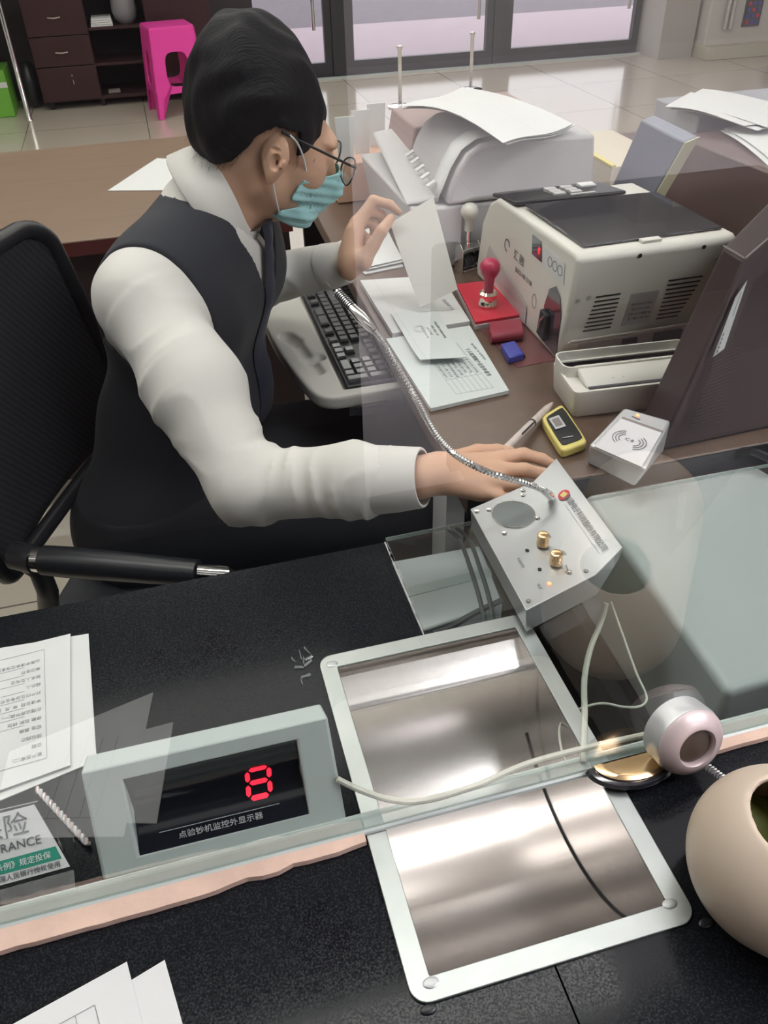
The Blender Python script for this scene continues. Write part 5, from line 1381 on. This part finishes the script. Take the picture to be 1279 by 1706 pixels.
def f_shirt(p):
    tor = f_torso(p)
    e1 = np.clip(1 - np.linalg.norm(p - ELR, axis=1) / .13, 0, 1)
    up = s_rc(p, SHR + np.array([.002, .006, -.018]), SHR * .5 + ELR * .5 + np.array([.006, 0, .0]), .060, .061)
    up = smin(up, s_rc(p, SHR * .5 + ELR * .5, ELR, .063, .052), .03)
    up += folds(p, SHR, ELR, .0022, 50) + folds(p, SHR, ELR, .0022, 105, 2.0) + folds(p, SHR, ELR, .0080, 92, 1.0) * e1
    axs = (ELR - SHR) / np.linalg.norm(ELR - SHR); ts = (p - SHR) @ axs + .25 * ((p - SHR) @ SF)
    up += .0022 * np.exp(-((ts - .020) / .004) ** 2) - .0012 * np.exp(-((ts - .030) / .006) ** 2)
    lo_ = smin(s_rc(p, ELR, ELR * .35 + WRR * .65, .050, .0425), s_rc(p, ELR * .35 + WRR * .65, WRR + (WRR - ELR) * .12, .0425, .0345), .03)
    lo_ += folds(p, ELR, WRR, .0055, 100, .6) * (.45 + e1) + folds(p, ELR, WRR, .0032, 170, 2.0)
    aR = smin(up, lo_, .022)
    u = (WRR - ELR) / np.linalg.norm(WRR - ELR); aR = np.maximum(aR, (p - (WRR - u * .034)) @ u)
    up = s_rc(p, SHL, ELL, .062, .048); lo_ = s_rc(p, ELL, WRL, .046, .036) + folds(p, ELL, WRL, .004, 90, .3)
    aL = smin(up, lo_, .03)
    u2 = (WRL - ELL) / np.linalg.norm(WRL - ELL); aL = np.maximum(aL, (p - (WRL - u2 * .022)) @ u2)
    d = smin(smin(tor, aR, .028), smin(tor, aL, .028), .001)
    d = smin(d, s_rc(p, NB + np.array([0, 0, -.01]), NB + (hd(-.02, 0, -.07) - NB) * .30, .069, .064), .025)
    ax_ = (hd(-.02, 0, -.07) - NB); ax_ /= np.linalg.norm(ax_)
    cut = (p - (NB + ax_ * .024)) @ ax_
    return np.where(np.linalg.norm(p - NB, axis=1) < .13, np.maximum(d, cut), d)


def f_vest(p):
    d = f_torso(p, .0055)
    q = p - NB
    lat = q @ SL; fwd = q @ SF
    # armholes
    for S, s_ in ((SHR, -1), (SHL, 1)):
        c0 = S + SL * .016 * s_ - np.array([0, 0, .040])
        hole = np.linalg.norm((p - c0) - ((p - c0) @ SL)[:, None] * SL - 0, axis=1) - .072
        hole = np.maximum(hole, -s_ * ((p - c0) @ SL) - .030)
        d = smax(d, -hole, .003)
        d = smax(d, -np.maximum(-.016 - s_ * ((p - S) @ SL), (S[2] - .085) - p[:, 2]), .003)
    # neck opening and V
    ring = s_rc(p, NB - np.array([0, 0, .01]), NB + np.array([.03, -.01, .10]), .071, .078)
    d = smax(d, -ring, .003)
    zb = NB[2] - .175
    vee = np.maximum(np.abs(lat) - np.minimum((p[:, 2] - zb) * .40, .058), -(fwd - .015))
    d = smax(d, -vee, .003)
    return np.maximum(d, .52 - p[:, 2])


def f_trousers(p):
    d = s_rc(p, PE - SL * .075, PE + SL * .075, .126, .126)
    for s_ in (-1, 1):
        hip = PE + SL * .085 * s_; kn = np.array([.33, 1.02, .535]) if s_ < 0 else np.array([.36, 1.28, .535]); ft = kn + np.array([-.04, .02, -.47])
        d = smin(d, smin(s_rc(p, hip, kn, .092, .072), s_rc(p, kn, ft, .070, .055), .03), .04)
    return np.maximum(np.maximum(d + folds(p, PE, np.array([.33, 1.1, .53]), .003, 60), p[:, 2] - .60), .06 - p[:, 2])


HLX = [-.14, -.070, -.052, -.038, -.018, .018, .026, .034, .050, .056, .072, .084, .12]
HLZ = [-.050, -.048, -.030, .020, .040, .042, .010, -.022, -.018, .006, .018, .034, .044]


def f_hair(p):
    h = tohead(p)
    r = np.sin(h[:, 1] * 210 + 3 * np.sin(h[:, 0] * 40)) * .0012 + np.sin(h[:, 1] * 95 + h[:, 0] * 60 + 2 * np.sin(h[:, 2] * 50)) * .0020
    d = s_el(h, (-.023, 0, .040), (.097, .085, .090))
    d = smin(d, s_el(h, (-.060, .0, .085), (.060, .058, .058)), .06)
    d = d + np.clip(h[:, 0] + .01, 0, .1) * np.clip(h[:, 2] / .08, 0, 1.2) * .09
    d = smin(d, s_el(h, (-.070, 0, .000), (.045, .066, .060)), .03) + r
    # short fade at nape and sides
    d = d + np.clip((.015 - h[:, 2]) / .07, 0, 1) * .006
    hl = np.interp(h[:, 0], HLX, HLZ) + np.sin(h[:, 0] * 600) * .0012 + np.sin(h[:, 1] * 300) * .0010
    inner = s_el(h, (-.022, 0, .038), (.087, .071, .070))
    d = smax(d, (hl - h[:, 2]) * .8, .004)
    return np.maximum(d, -inner)


def f_mask(p):
    h = tohead(p)
    y = np.abs(h[:, 1])
    base = smin(s_el(h, (.038, 0, -.014), (.060, .061, .076)), smin(s_rc(h, (.002, .048, -.045), (.068, .012, -.078), .023, .017), s_rc(h, (.002, -.048, -.045), (.068, -.012, -.078), .023, .017), .02), .03)
    nose = s_rc(h, (.094, 0, .008), (.115, 0, -.028), .009, .014)
    puff = smin(smin(base - .003, nose, .035), s_rc(h, (.098, 0, -.036), (.082, 0, -.078), .014, .014), .04)
    pinch = np.exp(-((h[:, 2] + .060) / .008) ** 2) * .006 * np.clip((y - .01) / .03, 0, 1)
    pl = np.sin(h[:, 2] * 420) * .0009 + np.sin(h[:, 2] * 150 + h[:, 0] * 120) * .0007
    d = np.abs(puff + pinch + pl - .002) - .0014
    edge = .042 + .26 * (h[:, 2] + .035) + .024 * np.exp(-((h[:, 2] + .060) / .007) ** 2)
    d = smax(d, edge - h[:, 0], .001)
    d = smax(d, h[:, 2] - (.006 - .35 * y), .001)
    return smax(d, -.098 - h[:, 2] + .25 * np.clip(.07 - h[:, 0], 0, 1), .001)


pt = thing('person', 'seated clerk in a white shirt, black vest and face mask lifting a sheet', 'person', (-.05, 1.2, 0))
netmesh('body', f_body, (-.24, .68, .02), (.55, 1.62, 1.24), .0032, 'skin', pt, relax=2)
netmesh('shirt', f_shirt, (-.24, .68, .40), (.32, 1.60, 1.06), .0038, 'shirt', pt, relax=1)
netmesh('vest', f_vest, (-.24, 1.0, .48), (.26, 1.60, 1.05), .0038, 'vest', pt, relax=1)
netmesh('trousers', f_trousers, (-.26, .88, .04), (.46, 1.45, .66), .009, 'trouser', pt, relax=2)
for s_ in (1, -1):
    c_ = hd(0, s_ * .08, 0); netmesh('ear', f_ear(s_), c_ - .045, c_ + .045, .0012, 'skin', pt, relax=1)
hr = netmesh('hair', f_hair, (-.02, 1.10, .95), (.36, 1.42, 1.27), .0030, 'hair', pt, relax=1)
mk = netmesh('face_mask', f_mask, (.10, 1.10, .90), (.34, 1.40, 1.10), .0020, 'mask', pt, relax=1)
rr = random.Random(2)
b = MB()
for k in range(900):                      # short hairs along the nape and sideburn line
    a = rr.uniform(-.100, .055); sd = rr.choice((1, 1, 1, -1)); c = float(np.interp(a, HLX, HLZ)) + rr.uniform(-.001, .014)
    yb = .078 * math.sqrt(max(.02, 1 - ((a + .012) / .106) ** 2)) * (1 if c > 0 else .86)
    if a < -.05 and rr.random() < .6: yb *= rr.random()
    p = Vector(hd(a, sd * yb, c)); d = Vector(HU * -1 + HF * rr.uniform(-.35, .15) + HR * rr.uniform(-.1, .1) * sd).normalized() * rr.uniform(.006, .014)
    q = Vector(HF).cross(d).normalized() * .0004
    b.faces([p - q, p + q, p + d], [(0, 1, 2)])
for L_ in (): pass
b.build('short_hairs', 'hair', hr, world=False)
bpy.data.objects[hr.children[0].name].location = (0, 0, 0)
hch = hr.children[0]
hch.data.transform(Matrix.Translation(-Vector(pt.location)))
def hv(a, b_, c): return Vector(hd(a, b_, c))
for s_ in (1, -1):
    MB().tube(catmull([hv(.052, s_ * .062, -.012), hv(.034, s_ * .073, .012), hv(.012, s_ * .083, .032), hv(-.006, s_ * .081, .036)], 6), .0014, 8).build('ear_loop', 'mask_white', mk, world=True, smooth=True)
    MB().tube(catmull([hv(.030, s_ * .063, -.072), hv(.014, s_ * .074, -.050), hv(.000, s_ * .081, -.028)], 6), .0014, 8).build('ear_loop', 'mask_white', mk, world=True, smooth=True)
gl_ = MB().tube([hv(-.010, .083, .036), hv(.030, .081, .032), hv(.070, .078, .028), hv(.112, .073, .024)], .0019, 8).build('glasses', 'black', pt, world=True, smooth=True)
MB().tube([hv(-.010, -.083, .036), hv(.112, -.073, .024)], .0019, 8).build('temple', 'black', gl_, world=True, smooth=True)
for s_ in (1, -1):
    ring_ = [hv(.120 - abs(math.cos(a)) * .004, s_ * (.038 + .027 * math.cos(a)), .008 + .019 * math.sin(a)) for a in [2 * PI * k / 28 for k in range(29)]]
    MB().tube(ring_, .0012, 6).build('lens_rim', 'rubber', gl_, world=True, smooth=True)
    MB().rings([[hv(.119 + dx, s_ * (.038 + r_ * .026 * math.cos(a)), .008 + r_ * .018 * math.sin(a)) for a in [2 * PI * k / 24 for k in range(24)]] for r_, dx in ((1, 0), (1, .0012))]).build('lens', 'acrylic', gl_, world=True, smooth=True)
MB().ell(hv(.0005, .0800, -.004), (.0045, .0030, .0070), Matrix.Rotation(.4, 4, 'Y'), 12).build('ear_canal', 'ear_in', pt, world=True, smooth=True)

# collar
axn = Vector(hd(-.02, 0, -.07) - NB).normalized()
cf = Vector(SF); cf = (cf - axn * cf.dot(axn)).normalized(); cl = axn.cross(cf)
c0 = Vector(NB) + axn * .006
def colp(th_, h_, r_):   # th 0 at the front
    return c0 + cf * math.cos(th_) * (r_ + .004) + cl * math.sin(th_) * r_ * .98 + axn * h_
b = MB(); n = 64; R = []
for i in range(n + 1):
    th_ = .10 + (2 * PI - .20) * i / n
    fr = min(th_, 2 * PI - th_)
    pt_ = max(0, 1 - (fr - .10) / .75)
    top_ = .046 - .022 * math.exp(-(fr / .9) ** 2)
    drop = .022 + .050 * pt_ ** 1.5
    rt = .065; rb = .086 + .018 * pt_
    R.append([colp(th_, top_ - .004, rt - .003), colp(th_, top_ + .001, rt), colp(th_, top_ - .003, rt + .0035), colp(th_, (top_ - drop) * .5 + .004, (rt + rb) / 2 + .003), colp(th_, -drop + .010, rb), colp(th_, -drop + .008, rb - .002), colp(th_, (top_ - drop) * .5 + .002, (rt + rb) / 2 - .001), colp(th_, .000, rt - .001), colp(th_, -.020, rt - .002), colp(th_, -.020, rt - .004)])
b.rings(R); b.build('collar', 'shirt', pt, world=True, smooth=True, angle=70)
# cuffs
def cuff(W, E, r0, r1, L0, L1, nm='cuff'):
    u = Vector(W - E).normalized(); o = Vector(W)
    s1 = u.orthogonal().normalized(); s2 = u.cross(s1)
    rings = []
    for s_, r in ((L0, r0), (L0 + .004, r0 + .001), ((L0 + L1) / 2, (r0 + r1) / 2 + .001), (L1 - .002, r1), (L1, r1 - .001), (L1, r1 - .0035), (L0 + .01, r0 - .004)):
        rings.append([o + u * s_ + (s1 * math.cos(a) * 1.02 + s2 * math.sin(a)) * r * (1 + .012 * math.sin(3 * a + s_ * 60)) for a in [2 * PI * k / 40 for k in range(40)]])
    return MB().rings(rings, cap=False).build(nm, 'shirt', pt, world=True, smooth=True, angle=60)
cuff(WRR, ELR, .0412, .0362, -.060, .004)
cuff(WRL, ELL, .0375, .0335, -.042, .006)
# tie
tie = []
k0 = Vector(NB + SF * .070) + Vector((0, 0, -.018))
sl_ = Vector(SL); zf = []
for s_ in [i / 16 for i in range(17)]:
    z = k0.z - .34 * s_
    # push out to the shirt front
    base = np.array([NB[0], NB[1], z]); f0 = 0.0
    for _ in range(60):
        if f_torso((base + SF * f0)[None])[0] > .0065: break
        f0 += .004
    zf.append(Vector(base + SF * max(f0, .068 if s_ < .05 else 0)))
rg = []
for i, p in enumerate(zf):
    s_ = i / 16; wd = .013 if s_ < .1 else .014 + .022 * s_
    if s_ < .06: wd = .018
    t_ = .007 if s_ < .1 else .003
    rg.append([p - sl_ * wd, p - sl_ * wd * .5 + Vector(SF) * t_, p + sl_ * wd * .5 + Vector(SF) * t_, p + sl_ * wd, p - Vector(SF) * .002])
MB().rings(rg).build('tie', 'navy', pt, world=True, smooth=True)
for s_ in (-1, 1):
    kn = np.array([.33, 1.02, .535]) if s_ < 0 else np.array([.36, 1.28, .535]); ft = Vector(kn + np.array([-.04, .02, -.47]))
    MB().ell((ft.x + .06, ft.y - .01, .045), (.14, .05, .044)).build('shoe', 'black', pt, world=True, smooth=True)
for k, (dx, dy, dz) in enumerate(((0, 0, 0),)):
    pass

# sheet pinched in his left hand
hs = quad([(652, 372), (650, 372), (650, 372), (650, 372)], .9)
t = thing('lifted_sheet', 'white sheet lifted up between the clerk\'s left thumb and finger', 'paper', (.43, 1.35, .85))
sheet('sheet', [at(650, 372, .900), at(722, 328, .940), at(763, 482, .800), at(700, 512, .775)], 'paper_cream', t, .0006, lambda u, v: .010 * math.sin(v * 3.0) * (1 - u * .4), 12)
